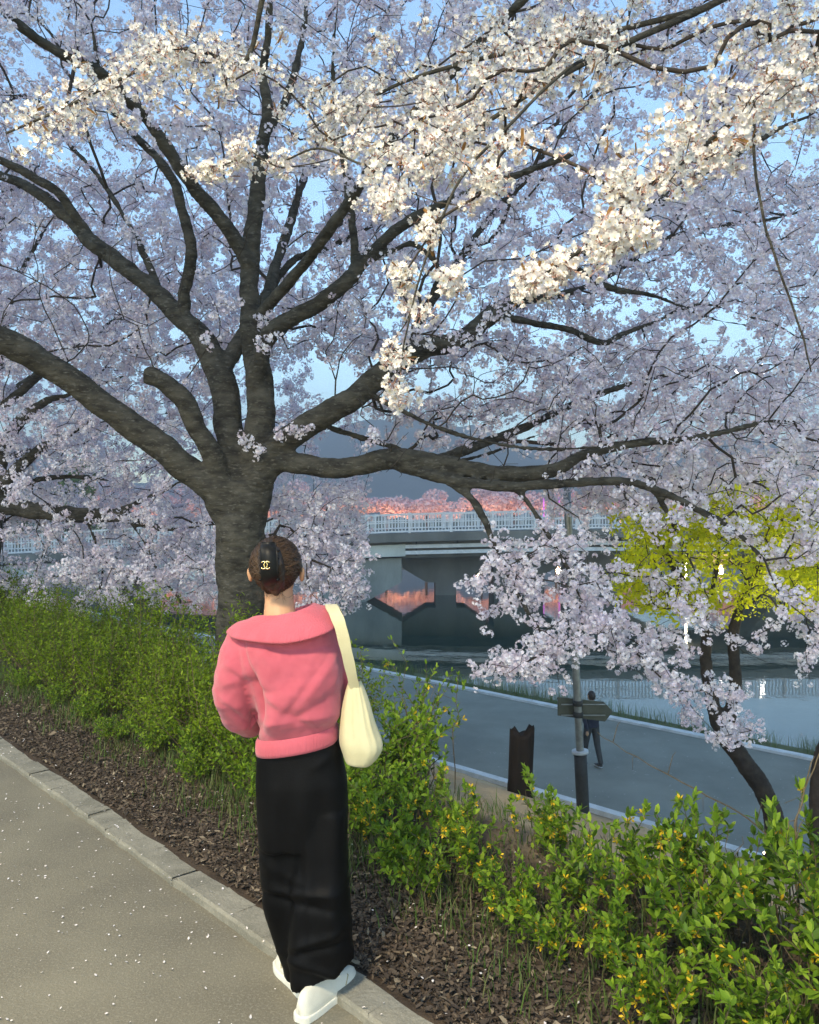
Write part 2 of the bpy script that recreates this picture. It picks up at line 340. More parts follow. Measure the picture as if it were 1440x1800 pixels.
# ------------------------------------------------------------------ bridge over the river
def build_bridge():
    YF = 57.0; s = YF / F                       # metres per photo pixel on the near face
    def rail_z(X):                              # height of the rail top along the bridge
        px = 720 + X / s; py = np.interp(px, [-700, 0, 350, 700, 1000, 1300, 2000], [972, 942, 920, 903, 896, 896, 912]); return 1.7 - (py - 900) * s
    root = empty('bridge', (0, YF + 6, WATER_Z), label='concrete road bridge with white railings crossing the river behind the trees', cat='bridge')
    def B(mb, name, m, parent=root, kind=None):
        o = mb.build(name, m, None); o.parent = parent
        o.matrix_parent_inverse = Matrix.Translation(root.location).inverted()
        if kind: o['kind'] = kind
        return o
    xs = np.linspace(-62, 62, 42)
    def strip(d0, d1, y0, y1, x0=-62, x1=62):   # solid along the bridge between two drops below rail top
        mb = MB(); q = [x for x in xs if x0 < x < x1]; q = [x0] + q + [x1]; V = []
        for x in q:
            z = rail_z(x)
            for (y, d) in ((y0, d0), (y1, d0), (y1, d1), (y0, d1)): V.append((x, y, z - d))
        Fc = [(4 * i + a, 4 * i + (a + 1) % 4, 4 * i + 4 + (a + 1) % 4, 4 * i + 4 + a) for i in range(len(q) - 1) for a in range(4)]
        Fc += [(0, 1, 2, 3), tuple(4 * len(q) - 4 + a for a in (3, 2, 1, 0))]
        return mb.add(V, Fc)
    B(strip(1.40, 2.02, YF - 0.5, YF + 12.5), 'deck', MT['bridge'])
    B(strip(2.02, 3.25, YF + 0.9, YF + 11.5), 'box_girder', MT['bridge'])
    B(strip(2.24, 3.10, YF + 0.25, YF + 0.9, -62, -0.3), 'side_beam', MT['bridge_pale'])
    for d in (2.28, 2.72): B(strip(d, d + 0.26, YF + 0.2, YF + 0.46, -0.3, 40), 'service_pipe', MT['white_paint'])
    for x in np.arange(0.5, 40, 3.0):
        z = rail_z(x); B(MB().box((x - .06, YF + 0.5, z - 3.1), (x + .06, YF + 0.9, z - 2.02)), 'pipe_bracket', MT['dark_metal'])
    for (y, nm) in ((YF - 0.35, 'railing'), (YF + 12.2, 'railing')):
        for d, h in ((0.0, 0.12), (0.58, 0.09), (1.22, 0.12)):
            B(strip(d, d + h, y - 0.06, y + 0.06), 'rail', MT['white_paint'])
        mb = MB()
        for x in np.arange(-61.5, 61.5, 0.24):
            z = rail_z(x); mb.box((x - .035, y - .025, z - 1.25), (x + .035, y + .025, z - 0.06))
        B(mb, 'baluster_row', MT['white_paint'], kind='stuff')
        for x in np.arange(-60, 61, 3.0):
            z = rail_z(x); B(MB().box((x - .09, y - .08, z - 1.45), (x + .09, y + .08, z + 0.05)), 'post', MT['white_paint'])
    def px(x, Y): return (x - 720) / F * Y
    def pz(y, Y): return 1.7 - (y - 900) / F * Y
    def pier(poly, Y0, Y1, name='pier', m=MT['bridge']):
        q = [(px(a, Y0), pz(b, Y0)) for a, b in poly]; mb = MB(); mb.prism([(x, z) for x, z in q], Y0, Y1, 1)
        return B(mb, name, m)
    pier([(520, 982), (706, 976), (706, 1023), (636, 1062), (636, 1090), (560, 1090), (560, 1040)], YF + 0.9, YF + 6, 'pier', MT['pier_lit'])
    Yp = YF + 5.5
    pier([(700, 970), (880, 962), (880, 980), (820, 1024), (802, 1024), (802, 1064), (766, 1064), (766, 1024), (750, 1024), (706, 998)], Yp, Yp + 4)
    pier([(860, 962), (1005, 960), (1005, 985), (955, 1010), (955, 1066), (868, 1066), (868, 990)], Yp, Yp + 4)
    pier([(1002, 960), (1150, 960), (1150, 990), (1092, 1020), (1092, 1068), (1003, 1068)], Yp, Yp + 4)
    pier([(1300, 960), (1460, 962), (1460, 985), (1410, 1020), (1410, 1068), (1350, 1068), (1350, 1020)], Yp, Yp + 4)
    pier([(1560, 960), (1760, 962), (1760, 985), (1700, 1020), (1700, 1068), (1620, 1068), (1620, 1020)], Yp, Yp + 4)
    lx, ly = px(1206, YF + 3), YF + 3
    l = MB().add(*ellipsoid((lx, ly, pz(1030, ly)), (.20, .20, .42), 12, 8)).box((lx - .05, ly - .05, pz(1022, ly)), (lx + .05, ly + .05, rail_z(lx) - 3.2)); B(l, 'under_deck_lamp', MT['lamp_glow'])
    ab = MB(); ab.box((-62, YF + 0.7, WATER_Z - 1), (px(190, YF), YF + 12, rail_z(-24) - 3.0)); B(ab, 'abutment', MT['bridge'])
build_bridge()

# ------------------------------------------------------------------ far bank trees, floodlights
def leaf_cloud(n, rad, size, seed, squash=0.8):
    g = np.random.default_rng(seed); V = []; Fc = []
    blobs = [(g.normal(0, 0.45, 3) * rad * (1, 1, squash * .8), g.uniform(0.35, 0.6) * rad) for _ in range(9)]
    for i in range(n):
        c, r = blobs[g.integers(len(blobs))]; d = g.normal(0, 1, 3); d /= np.linalg.norm(d); p = c + d * r * g.uniform(0.6, 1.05) ** 0.5 * (1, 1, squash)
        a = g.normal(0, 1, 3); a /= np.linalg.norm(a); b = np.cross(a, d + g.normal(0, .3, 3)); b /= np.linalg.norm(b) + 1e-6
        s = size * g.uniform(0.6, 1.3); k = len(V)
        V += [p - a * s - b * s * .6, p + a * s - b * s * .5, p + a * s * .7 + b * s * .6, p - a * s * .6 + b * s * .7]; Fc.append((k, k + 1, k + 2, k + 3))
    return mesh('crown', np.array(V), Fc, False)
def far_trees():
    clouds = [leaf_cloud(2600, 4.2, 0.24, 40 + i) for i in range(3)]
    for c in clouds: c.materials.append(MT['pink'])
    trunk = MB().tube([(0, 0, -5.5), (0.1, 0, -3), (-.1, .1, 0.5)], [.28, .22, .1], 7); tm = mesh('trunk', trunk.v, trunk.f); tm.materials.append(MT['bark_dark'])
    i = 0
    for x in np.arange(-58, 66, 6.2):
        xx = x + random.uniform(-1.4, 1.4); y = 119 + 3 * math.sin(xx * .05) + random.uniform(-1, 3); z = random.uniform(2.4, 3.6)
        r = empty('cherry_tree', (xx, y, z - 5.2), random.uniform(0, 6), 'pink floodlit cherry tree on the far bank of the river', 'tree', 'floodlit cherry trees across the river')
        o = obj('crown', clouds[i % 3], None, r); o.location.z = 5.2; o.scale = (1, 1, random.uniform(.75, 1.0)); o['kind'] = 'stuff'
        o = obj('trunk', tm, None, r); o.location.z = 5.2
        i += 1
    for x in np.arange(-50, 60, 12.0):                # warm uplights under the far trees
        u = empty('uplight', (x, 116.6, -3.9), 0, 'small orange garden uplight below the pink trees', 'lamp', 'orange uplights on the far bank')
        MB().tube([(0, 0, -.35), (0, 0, .25)], .08, 8).build('stake', MT['dark_metal'], u)
        h = MB().add(*ellipsoid((0, 0, .42), (.28, .28, .2), 10, 6)).build('lens', MT['orange_glow'], u)
        ld = bpy.data.lights.new('uplight_bulb', 'POINT'); ld.energy = 700; ld.color = (1.0, .55, .32); ld.shadow_soft_size = .3
        lo = bpy.data.objects.new('bulb', ld); COL.objects.link(lo); lo.parent = u; lo.location = (0, -.3, 1.1)
    g = leaf_cloud(2200, 5, .3, 77); g.materials.append(MT['green_far'])
    for (x, y, z, s) in ((-38, 88, 2.2, 1.0), (-52, 95, 3, 1.2), (64, 110, 9, 1.3), (75, 118, 8, 1.5), (58, 125, 6, 1.0)):
        r = empty('broadleaf_tree', (x, y, z - 6 * s), 0, 'green broadleaf tree standing beyond the bridge', 'tree', 'green trees beyond the bridge')
        o = obj('crown', g, None, r); o.scale = (s, s, s); o.location.z = 6 * s; o['kind'] = 'stuff'
        MB().tube([(0, 0, -1), (0, 0, 5.5 * s)], [.4 * s, .2 * s], 8).build('trunk', MT['bark_dark'], r)
    # floodlight mast
    D = 300
    r = empty('floodlight_mast', (P(1305, 900, D).x, D, -2), 0, 'tall floodlight mast with a cluster of white lit lamps', 'floodlight')
    zt = P(1305, 655, D).z + 2
    MB().tube([(0, 0, 0), (0, 0, zt)], [.5, .3], 10).build('mast', MT['dark_metal'], r)
    MB().box((-9, -.2, zt - .3), (9, .2, zt + .1)).build('cross_arm', MT['dark_metal'], r)
    for k, (dx, dz) in enumerate(((-8.4, .2), (-2.2, .4), (-.6, .7), (1.4, .8), (8, .2), (7.4, 2.6), (-3, 2.0))):
        MB().add(*ellipsoid((dx, -.5, zt + dz), (.5, .3, .6), 10, 6)).tube([(dx, -.3, zt + dz), (dx * .8, 0, zt - .1)], .12, 6).build('flood_lamp', MT['flood_glow'], r)
    # magenta lit posts on the far bank
    for x in (P(955, 900, 116).x, P(982, 900, 116).x):
        u = empty('light_post', (x, 115.5, -4.2), 0, 'slim post glowing magenta on the far riverbank', 'lamp', 'magenta light posts on the far bank')
        MB().tube([(0, 0, -.6), (0, 0, 5.2)], .09, 8).build('pole', MT['dark_metal'], u)
        MB().tube([(0, 0, 5.2), (0, 0, 8.0)], .10, 8).build('light_tube', MT['magenta_glow'], u)
far_trees()

# ------------------------------------------------------------------ blossom and leaf sources for the crowns
def petal(V, Fc, c, d, n, L, w, hi):
    d = d.normalized(); s = d.cross(n).normalized(); k = len(V)
    if hi:
        V += [c, c + d * L * .45 + s * w * .5 + n * L * .10, c + d * L * .85 + s * w * .42 + n * L * .26, c + d * L * .93 + n * L * .20,
              c + d * L * .85 - s * w * .42 + n * L * .26, c + d * L * .45 - s * w * .5 + n * L * .10, c + d * L * .5 + n * L * .04]
        Fc += [(k, k + 1, k + 6), (k + 1, k + 2, k + 6), (k + 2, k + 3, k + 6), (k + 3, k + 4, k + 6), (k + 4, k + 5, k + 6), (k + 5, k, k + 6)]
    else:
        V += [c, c + d * L * .6 + s * w * .5 + n * L * .12, c + d * L * .98 + s * w * .16 + n * L * .24, c + d * L * .98 - s * w * .16 + n * L * .24, c + d * L * .6 - s * w * .5 + n * L * .12]
        Fc += [(k, k + 1, k + 2, k + 3, k + 4)]
def flower_cluster(name, nfl, R0, fr, seed, hi, mats, leaf=False):
    g = random.Random(seed); V = []; Fc = []; mi = []
    for i in range(nfl):
        z = 1 - 2 * (i + .5) / nfl; a = i * 2.4 + g.uniform(-.4, .4); rr = math.sqrt(1 - z * z)
        n = Vector((rr * math.cos(a), rr * math.sin(a), z)) + Vector((g.uniform(-.3, .3), g.uniform(-.3, .3), g.uniform(-.3, .3))); n.normalize()
        c = n * R0 * g.uniform(.6, 1.05); a0 = n.orthogonal().normalized(); b0 = n.cross(a0); ph = g.uniform(0, 6); cup = g.uniform(0.05, .75 if hi else .4); f0 = len(Fc)
        for k in range(5):
            t = ph + k * 2 * math.pi / 5; d = a0 * math.cos(t) + b0 * math.sin(t) + n * cup
            petal(V, Fc, c, d, n, fr * g.uniform(.88, 1.1), fr * (.74 if hi else .88), hi)
        mi += [0] * (len(Fc) - f0)
        if hi:
            for k in range(7):                          # stamens
                t = k * .9 + ph; d = (n * 1.0 + (a0 * math.cos(t) + b0 * math.sin(t)) * .5).normalized(); e = c + d * fr * .42; s = d.orthogonal().normalized() * .0006; q = len(V)
                V += [c + s, c - s, e - s * 1.6, e + s * 1.6]; Fc.append((q, q + 1, q + 2, q + 3)); mi.append(2)
            s = a0 * .0012; q = len(V); V += [c + s, c - s, -s, s]; Fc.append((q, q + 1, q + 2, q + 3)); mi.append(1)
            q = len(V); V += [c + a0 * .0035 - n * .003, c - a0 * .0025 + b0 * .003 - n * .003, c - a0 * .0025 - b0 * .003 - n * .003, c - n * .011]
            Fc += [(q, q + 1, q + 3), (q + 1, q + 2, q + 3), (q + 2, q, q + 3)]; mi += [1] * 3
        else:
            q = len(V); h = fr * .16; V += [c + a0 * h + n * .003, c - a0 * h * .5 + b0 * h * .87 + n * .003, c - a0 * h * .5 - b0 * h * .87 + n * .003]; Fc.append((q, q + 1, q + 2)); mi.append(1)
    if leaf:
        for k in range(1):
            a = g.uniform(0, 6); d = Vector((math.cos(a), math.sin(a), .5)); petal(V, Fc, Vector((0, 0, 0)), d, Vector((0, 0, 1)), R0 * 1.5, R0 * .35, True); mi += [3] * 6
    me = mesh(name, V, Fc, hi); me.polygons.foreach_set('material_index', mi)
    for m in mats: me.materials.append(m)
    return me
def source_collection(name, meshes):
    c = bpy.data.collections.new(name)
    for i, me in enumerate(meshes):
        o = bpy.data.objects.new(f'{name}_{i:02d}', me); c.objects.link(o)
    return c
mats_far = [MT['petal'], MT['bud'], MT['stamen'], MT['young_leaf']]; mats_near = [MT['petal_lamplit'], MT['bud'], MT['stamen'], MT['young_leaf']]
SRC = source_collection('blossom', [flower_cluster('blossom', 7, .034, .019, 10 + i, False, mats_far) for i in range(6)])
SRC_NEAR = source_collection('blossom_near', [flower_cluster('blossom_near', 6, .034, .0165, 30 + i, True, mats_near, i == 0) for i in range(6)])
def leaf_cluster(seed, m, n=7, R0=.05, L=.05):
    g = random.Random(seed); V = []; Fc = []
    for i in range(n):
        d = Vector((g.gauss(0, 1), g.gauss(0, 1), g.gauss(.4, .8))).normalized(); nn = d.orthogonal().normalized(); petal(V, Fc, d * R0 * g.uniform(0, .8), d, nn, L * g.uniform(.7, 1.2), L * .5, False)
    me = mesh('leaf', V, Fc, False); me.materials.append(m); return me
SRC_LIME = source_collection('lime_leaf', [leaf_cluster(50 + i, MT['leaf_lime']) for i in range(4)])
NG = {}
def scatter(name, pts, scale, coll, parent, kind='stuff'):
    n = len(pts); me = bpy.data.meshes.new(name); me.vertices.add(n); me.vertices.foreach_set('co', np.asarray(pts, float).ravel())
    a = me.attributes.new('rot', 'FLOAT_VECTOR', 'POINT'); a.data.foreach_set('vector', rng.uniform(0, 6.283, (n, 3)).ravel())
    a = me.attributes.new('scl', 'FLOAT', 'POINT'); a.data.foreach_set('value', np.asarray(scale, float))
    a = me.attributes.new('vid', 'INT', 'POINT'); a.data.foreach_set('value', rng.integers(0, len(coll.objects), n).astype(np.int32))
    me.update()
    if coll.name not in NG:
        ng = bpy.data.node_groups.new('scatter_' + coll.name, 'GeometryNodeTree')
        ng.interface.new_socket('Geometry', in_out='INPUT', socket_type='NodeSocketGeometry'); ng.interface.new_socket('Geometry', in_out='OUTPUT', socket_type='NodeSocketGeometry')
        nd = ng.nodes; ln = ng.links; gi = nd.new('NodeGroupInput'); go = nd.new('NodeGroupOutput'); ip = nd.new('GeometryNodeInstanceOnPoints')
        ci = nd.new('GeometryNodeCollectionInfo'); ci.inputs['Collection'].default_value = coll; ci.inputs['Separate Children'].default_value = True; ci.inputs['Reset Children'].default_value = True
        def na(nm, dt):
            x = nd.new('GeometryNodeInputNamedAttribute'); x.data_type = dt; x.inputs['Name'].default_value = nm; return x.outputs['Attribute']
        ip.inputs['Pick Instance'].default_value = True
        ln.new(gi.outputs[0], ip.inputs['Points']); ln.new(ci.outputs[0], ip.inputs['Instance'])
        ln.new(na('vid', 'INT'), ip.inputs['Instance Index']); ln.new(na('rot', 'FLOAT_VECTOR'), ip.inputs['Rotation']); ln.new(na('scl', 'FLOAT'), ip.inputs['Scale'])
        ln.new(ip.outputs[0], go.inputs[0]); NG[coll.name] = ng
    o = obj(name, me, None, parent); md = o.modifiers.new('scatter', 'NODES'); md.node_group = NG[coll.name]
    if kind: o['kind'] = kind
    return o

# ------------------------------------------------------------------ trees
class Tree:
    """limbs: polylines of (px, py, D, radius in m) or world points; twigs grow from them to attractor points by a shortest-path rule"""
    slim = .86
    def __init__(s): s.limbs = []; s.pos = []; s.par = []; s.rad = []; s.plen = []; s.limb = []
    def add(s, rows, n=6, world=False, blossom=False):
        pts = np.array([[*(P(a, b, c) if not world else (a, b, c)), r] for a, b, c, r in rows]); q = spline(pts, n); g = random.uniform(0, 9)
        for i in range(1, len(q)):
            for k in range(3): q[i][k] += 0.2 * max(q[i][3], .02) * noise.noise((i * .33 + g, k * 7.1, g))
        q[:, 3] *= s.slim if s.limbs else 1.0; s.limbs.append(q); par = -1; base = 0.0
        if s.pos:
            A = np.array(s.pos); d = np.linalg.norm(A - q[0][:3], axis=1); par = int(d.argmin()); base = s.plen[par]
        for i, r in enumerate(q):
            if i: base += float(np.linalg.norm(q[i][:3] - q[i - 1][:3]))
            s.pos.append(r[:3].copy()); s.rad.append(max(r[3], .003)); s.par.append(par); s.plen.append(base); s.limb.append(True); par = len(s.pos) - 1
        return s
    def grow(s, A, bf=0.28, step=0.22, droop=0.0, bare=False):
        if bare: s.bare0 = len(s.pos)
        A = np.array(A, float); n = len(A); best = np.full(n, 1e9); bp = np.zeros(n, int); alive = np.ones(n, bool)
        def upd(k):
            d = np.linalg.norm(A - s.pos[k], axis=1) + bf * s.plen[k]; m = alive & (d < best); best[m] = d[m]; bp[m] = k
        for k in range(0, len(s.pos)): 
            if s.rad[k] < 0.16: upd(k)
        for _ in range(n):
            i = int(np.argmin(np.where(alive, best, 1e9))); alive[i] = False; k = int(bp[i]); p0 = s.pos[k]; p1 = A[i]; L = float(np.linalg.norm(p1 - p0))
            pd = s.pos[k] - s.pos[s.par[k]] if s.par[k] >= 0 else np.array([0, 0, 1.]); pd = pd / (np.linalg.norm(pd) + 1e-6); m = max(1, int(math.ceil(L / step)))
            dirn = (p1 - p0) / (L + 1e-6); c = p0 + (pd * .45 + dirn * .55) * L * .5 + np.array([0, 0, .06 * L - droop * L])
            par = k
            for j in range(1, m + 1):
                t = j / m; q = (1 - t) ** 2 * p0 + 2 * t * (1 - t) * c + t * t * p1
                if j < m: q = q + rng.normal(0, .022, 3) * min(1, L)
                s.pos.append(q); s.par.append(par); s.plen.append(s.plen[par] + float(np.linalg.norm(q - s.pos[par]))); s.rad.append(0); s.limb.append(False); par = len(s.pos) - 1; upd(par)
        return s
    def finish(s, tip=.0031, ex=2.35, maxr=.03):
        n = len(s.pos); acc = np.zeros(n)
        for i in range(n - 1, -1, -1):
            if not s.limb[i]:
                s.rad[i] = min(maxr, max(tip, acc[i] ** (1 / ex)))
                if s.par[i] >= 0: acc[s.par[i]] += s.rad[i] ** ex
        s.kids = [[] for _ in range(n)]
        for i in range(n):
            if s.par[i] >= 0: s.kids[s.par[i]].append(i)
        return s
    def twig_mesh(s, name='twigs'):
        V = []; Fc = []; done = [False] * len(s.pos)
        for i in range(len(s.pos)):
            if s.limb[i] or done[i]: continue
            ch = [s.par[i], i]; done[i] = True; k = i
            while True:
                c = [x for x in s.kids[k] if not s.limb[x] and not done[x]]
                if not c: break
                k = max(c, key=lambda x: s.rad[x]); done[k] = True; ch.append(k)
            rs = [s.rad[c] for c in ch]; rs[0] = min(rs[0], rs[1] * 1.15); rs[-1] *= .6
            v, f = tube([s.pos[c] for c in ch], rs, 5 if rs[1] > .004 else 3, False); o = len(V); V += v; Fc += [tuple(a + o for a in q) for q in f]
        return mesh(name, V, Fc)
    def blossoms(s, dens=34, rmax=.011, spread=.05):
        out = []
        for i in range(len(s.pos)):
            if s.limb[i] or s.rad[i] > rmax or (i >= getattr(s, 'bare0', 1 << 30) and rng.uniform() < .88): continue
            a = s.pos[s.par[i]]; b = s.pos[i]; L = np.linalg.norm(b - a); k = rng.poisson(dens * L * (1.25 if s.rad[i] < .004 else .75))
            for _ in range(k): out.append(a + (b - a) * rng.uniform() + rng.normal(0, spread, 3))
        return out
def limb_mesh(tree, voxel=.016, minr=.0, name='trunk'):
    mb = MB()
    for q in tree.limbs: mb.tube([r[:3] for r in q], [max(r[3], minr) for r in q], 12)
    me = remesh(mb, voxel, 5, name); v = getv(me); nn = getn(me)
    d = np.array([.010 * nz(p, 2.3) + .009 * nz((p[0], p[1], p[2] * 1.6), 7, 3) + .005 * nz((p[0], p[1], p[2] * 3), 24, 5) for p in v])
    setv(me, v + nn * d[:, None]); return me
GAPS = [(50, 985, 90, 50), (50, 262, 34, 45), (322, 150, 42, 42), (500, 400, 32, 80), (560, 330, 50, 36), (800, 540, 42, 42), (965, 370, 45, 50), (1280, 600, 70, 55), (1390, 250, 50, 90), (600, 660, 50, 30),
        (960, 590, 40, 40), (1200, 500, 28, 28), (1120, 545, 40, 25), (430, 40, 25, 30), (590, 90, 30, 28), (860, 660, 45, 25), (1330, 640, 60, 30), (1010, 215, 30, 25), (1180, 180, 25, 25), (670, 560, 25, 30), (1000, 440, 30, 30)]
def region(n, x0, x1, y0, y1, d0, d1, gaps=True, pw=0.85):
    out = []
    while len(out) < n:
        x = rng.uniform(x0, x1); y = rng.uniform(y0, y1); d = rng.uniform(d0, d1)
        if gaps and any(((x - g[0]) / g[2]) ** 2 + ((y - g[1]) / g[3]) ** 2 < .6 for g in GAPS) and rng.uniform() < pw: continue
        out.append(P(x, y, d))
    return out
def along(n, rows, sx, sy, sd=.25):
    q = spline(rows, 12); out = []
    for _ in range(n):
        r = q[rng.integers(len(q))]; out.append(P(r[0] + rng.normal(0, sx), r[1] + rng.normal(0, sy), r[2] + rng.normal(0, sd)))
    return out
def z_above(A, h=.35): return [a for a in A if a[2] > ground_z(a[0], a[1]) + h and a[2] < 9.5]

def main_tree():
    T = Tree(); gz = ground_z(P(430, 900, 7).x, 7)
    base = P(430, 900, 7); bx = base.x
    T.add([(bx + .03, 7, gz - .25, .36), (bx + .01, 7, gz + .1, .29), (bx - .005, 7, gz + .4, .24), (P(426, 0, 7).x, 7, P(0, 1050, 7).z, .22), (P(425, 0, 7).x, 7, P(0, 975, 7).z, .222), (P(428, 0, 7).x, 7, P(0, 905, 7).z, .215), (P(436, 0, 7).x, 7, P(0, 850, 7).z, .17)], 5, True)
    T.add([(415, 950, 7, .15), (388, 880, 6.95, .155), (335, 826, 6.9, .15), (262, 768, 6.8, .142), (180, 712, 6.7, .136), (100, 652, 6.55, .128), (30, 612, 6.4, .128), (-60, 570, 6.2, .115), (-220, 480, 5.9, .085), (-420, 330, 5.5, .05)])
    T.add([(402, 905, 6.95, .12), (385, 830, 6.9, .112), (352, 760, 6.8, .105), (322, 702, 6.72, .098), (285, 672, 6.66, .092), (256, 660, 6.62, .09)])
    T.add([(430, 900, 7, .16), (408, 800, 7.05, .155), (398, 720, 7.1, .15), (385, 650, 7.15, .145), (350, 590, 7.2, .12), (305, 545, 7.25, .105), (245, 490, 7.3, .095), (180, 440, 7.35, .09), (142, 405, 7.4, .082), (90, 355, 7.45, .068), (40, 325, 7.5, .06), (-40, 290, 7.6, .05), (-180, 200, 7.8, .03)])
    T.add([(150, 412, 7.38, .06), (132, 378, 7.3, .055), (100, 338, 7.2, .05), (40, 300, 7.1, .045), (-30, 265, 7.0, .04), (-140, 180, 6.8, .025)])
    T.add([(320, 555, 7.2, .07), (327, 500, 7.15, .066), (337, 440, 7.1, .062), (320, 370, 7.05, .055), (308, 325, 7.0, .052), (282, 285, 6.95, .048), (238, 238, 6.9, .042), (195, 190, 6.8, .036), (178, 140, 6.7, .03), (160, 40, 6.5, .02)])
    T.add([(283, 520, 7.25, .042), (265, 470, 7.4, .04), (235, 410, 7.5, .037), (200, 350, 7.6, .034), (165, 300, 7.7, .03), (120, 252, 7.8, .026), (70, 180, 8, .018)])
    T.add([(388, 655, 7.12, .10), (415, 612, 7.3, .085), (440, 560, 7.5, .06), (480, 500, 7.8, .05), (520, 455, 8.1, .045), (565, 440, 8.4, .04), (620, 415, 8.7, .034), (700, 370, 9, .02)])
    T.add([(445, 890, 6.98, .17), (455, 800, 6.98, .165), (456, 720, 6.98, .15), (454, 650, 6.98, .138), (441, 560, 6.97, .112), (440, 460, 6.95, .095), (446, 395, 6.93, .085), (455, 320, 6.9, .078), (462, 250, 6.85, .07), (470, 190, 6.8, .06), (462, 130, 6.75, .05), (472, 50, 6.6, .04), (482, -80, 6.4, .028), (500, -260, 6.2, .015)])
    T.add([(440, 470, 6.93, .08), (405, 408, 6.8, .075), (345, 335, 6.6, .07), (300, 270, 6.4, .064), (262, 212, 6.2, .058), (228, 178, 6.0, .052), (180, 130, 5.8, .045), (90, 85, 5.6, .042), (30, 40, 5.4, .038), (-40, -30, 5.2, .03)])
    T.add([(465, 240, 6.84, .055), (498, 185, 6.9, .048), (522, 110, 7, .04), (538, 20, 7.1, .034), (545, -120, 7.2, .02)])
    T.add([(448, 680, 6.93, .11), (462, 610, 6.8, .095), (490, 572, 6.7, .088), (540, 546, 6.62, .082), (598, 506, 6.5, .076), (630, 470, 6.45, .07), (678, 420, 6.4, .06), (722, 388, 6.3, .052), (800, 350, 6.1, .042), (900, 310, 5.9, .034), (1010, 270, 5.7, .024)])
    T.add([(625, 475, 6.45, .048), (622, 420, 6.4, .044), (616, 365, 6.35, .041), (607, 300, 6.3, .037), (597, 230, 6.2, .03), (585, 120, 6.0, .022), (600, -60, 5.7, .014)])
    T.add([(640, 460, 6.42, .04), (690, 440, 6.5, .036), (730, 430, 6.6, .032), (770, 470, 6.7, .028), (760, 520, 6.8, .022)])
    T.add([(455, 850, 6.95, .16), (480, 790, 6.9, .135), (540, 748, 6.85, .13), (615, 706, 6.8, .125), (678, 648, 6.75, .12), (735, 615, 6.8, .112), (800, 600, 6.85, .10), (850, 566, 6.9, .09), (905, 528, 6.9, .08), (960, 488, 6.9, .07), (1015, 450, 6.9, .06), (1085, 400, 6.9, .05), (1160, 352, 6.8, .042), (1260, 290, 6.7, .034), (1380, 220, 6.6, .022)])
    T.add([(872, 556, 6.9, .045), (930, 566, 7, .042), (1000, 580, 7.1, .04), (1060, 603, 7.2, .037), (1090, 590, 7.25, .033), (1150, 566, 7.35, .027), (1230, 535, 7.5, .02), (1330, 560, 7.6, .013)])
    T.add([(1000, 462, 6.9, .04), (1070, 505, 7.1, .034), (1150, 520, 7.3, .026), (1250, 560, 7.5, .02), (1330, 575, 7.6, .016)])
    T.add([(640, 688, 6.8, .03), (700, 718, 6.7, .028), (770, 752, 6.6, .026), (850, 775, 6.5, .022), (950, 790, 6.4, .018), (1060, 785, 6.3, .012)])
    T.add([(560, 745, 6.9, .04), (620, 765, 7.1, .038), (690, 785, 7.2, .035), (760, 812, 7.3, .03), (850, 800, 7.5, .024), (930, 770, 7.7, .018), (1030, 740, 8, .012)])
    T.add([(460, 820, 6.95, .13), (500, 812, 6.9, .115), (560, 822, 6.85, .105), (620, 822, 6.8, .10), (690, 808, 6.7, .105), (760, 812, 6.65, .10), (830, 825, 6.6, .088), (900, 834, 6.55, .078), (975, 826, 6.5, .066), (1030, 798, 6.5, .055), (1110, 780, 6.5, .045), (1220, 770, 6.5, .034), (1350, 740, 6.4, .02)])
    T.add([(700, 815, 6.7, .07), (760, 836, 6.6, .062), (830, 850, 6.5, .056), (905, 855, 6.45, .052), (990, 849, 6.4, .048), (1080, 845, 6.35, .044), (1150, 860, 6.3, .04), (1220, 892, 6.25, .034), (1290, 932, 6.2, .026), (1345, 985, 6.15, .018)])
    T.add([(768, 836, 6.6, .05), (820, 868, 6.5, .042), (850, 910, 6.4, .034), (866, 952, 6.35, .03), (890, 1003, 6.3, .026), (920, 1062, 6.25, .022), (950, 1112, 6.2, .017), (976, 1158, 6.15, .01)])
    T.add([(905, 856, 6.45, .034), (940, 900, 6.4, .03), (968, 948, 6.35, .026), (1000, 1002, 6.3, .022), (1020, 1050, 6.3, .017), (1050, 1100, 6.3, .012), (1120, 1150, 6.3, .009)])
    T.add([(1150, 862, 6.3, .03), (1190, 930, 6.4, .024), (1220, 1000, 6.5, .018), (1250, 1060, 6.6, .012)])
    T.add([(452, 560, 6.97, .06), (560, 430, 6.0, .055), (700, 230, 5.3, .045), (860, 60, 4.9, .035), (1040, -120, 4.6, .025)])
    T.add([(450, 600, 7, .07), (500, 420, 8, .06), (560, 250, 8.8, .045), (640, 100, 9.4, .03), (720, -60, 9.8, .018)])
    T.add([(700, 630, 6.8, .06), (790, 480, 7.5, .05), (880, 360, 8.2, .04), (1000, 220, 8.8, .03), (1130, 60, 9.2, .02)])
    T.add([(900, 535, 6.9, .05), (1040, 500, 7.6, .04), (1200, 410, 8.3, .032), (1380, 380, 8.8, .024), (1500, 330, 9, .015)])
    T.add([(760, 812, 6.65, .06), (900, 760, 7.4, .05), (1060, 690, 8, .04), (1220, 650, 8.6, .03), (1380, 640, 9, .02)])
    A = []
    A += region(1350, -200, 760, -300, 330, 7.2, 10.5) + region(90, -200, 760, -330, 300, 4.8, 6.6) + region(1000, 740, 1520, -300, 330, 6.2, 10) + region(620, -120, 640, 300, 640, 7.5, 9.8) + region(1150, 560, 1490, 300, 640, 7.0, 10) + region(60, 600, 1490, 300, 640, 5.6, 6.6)
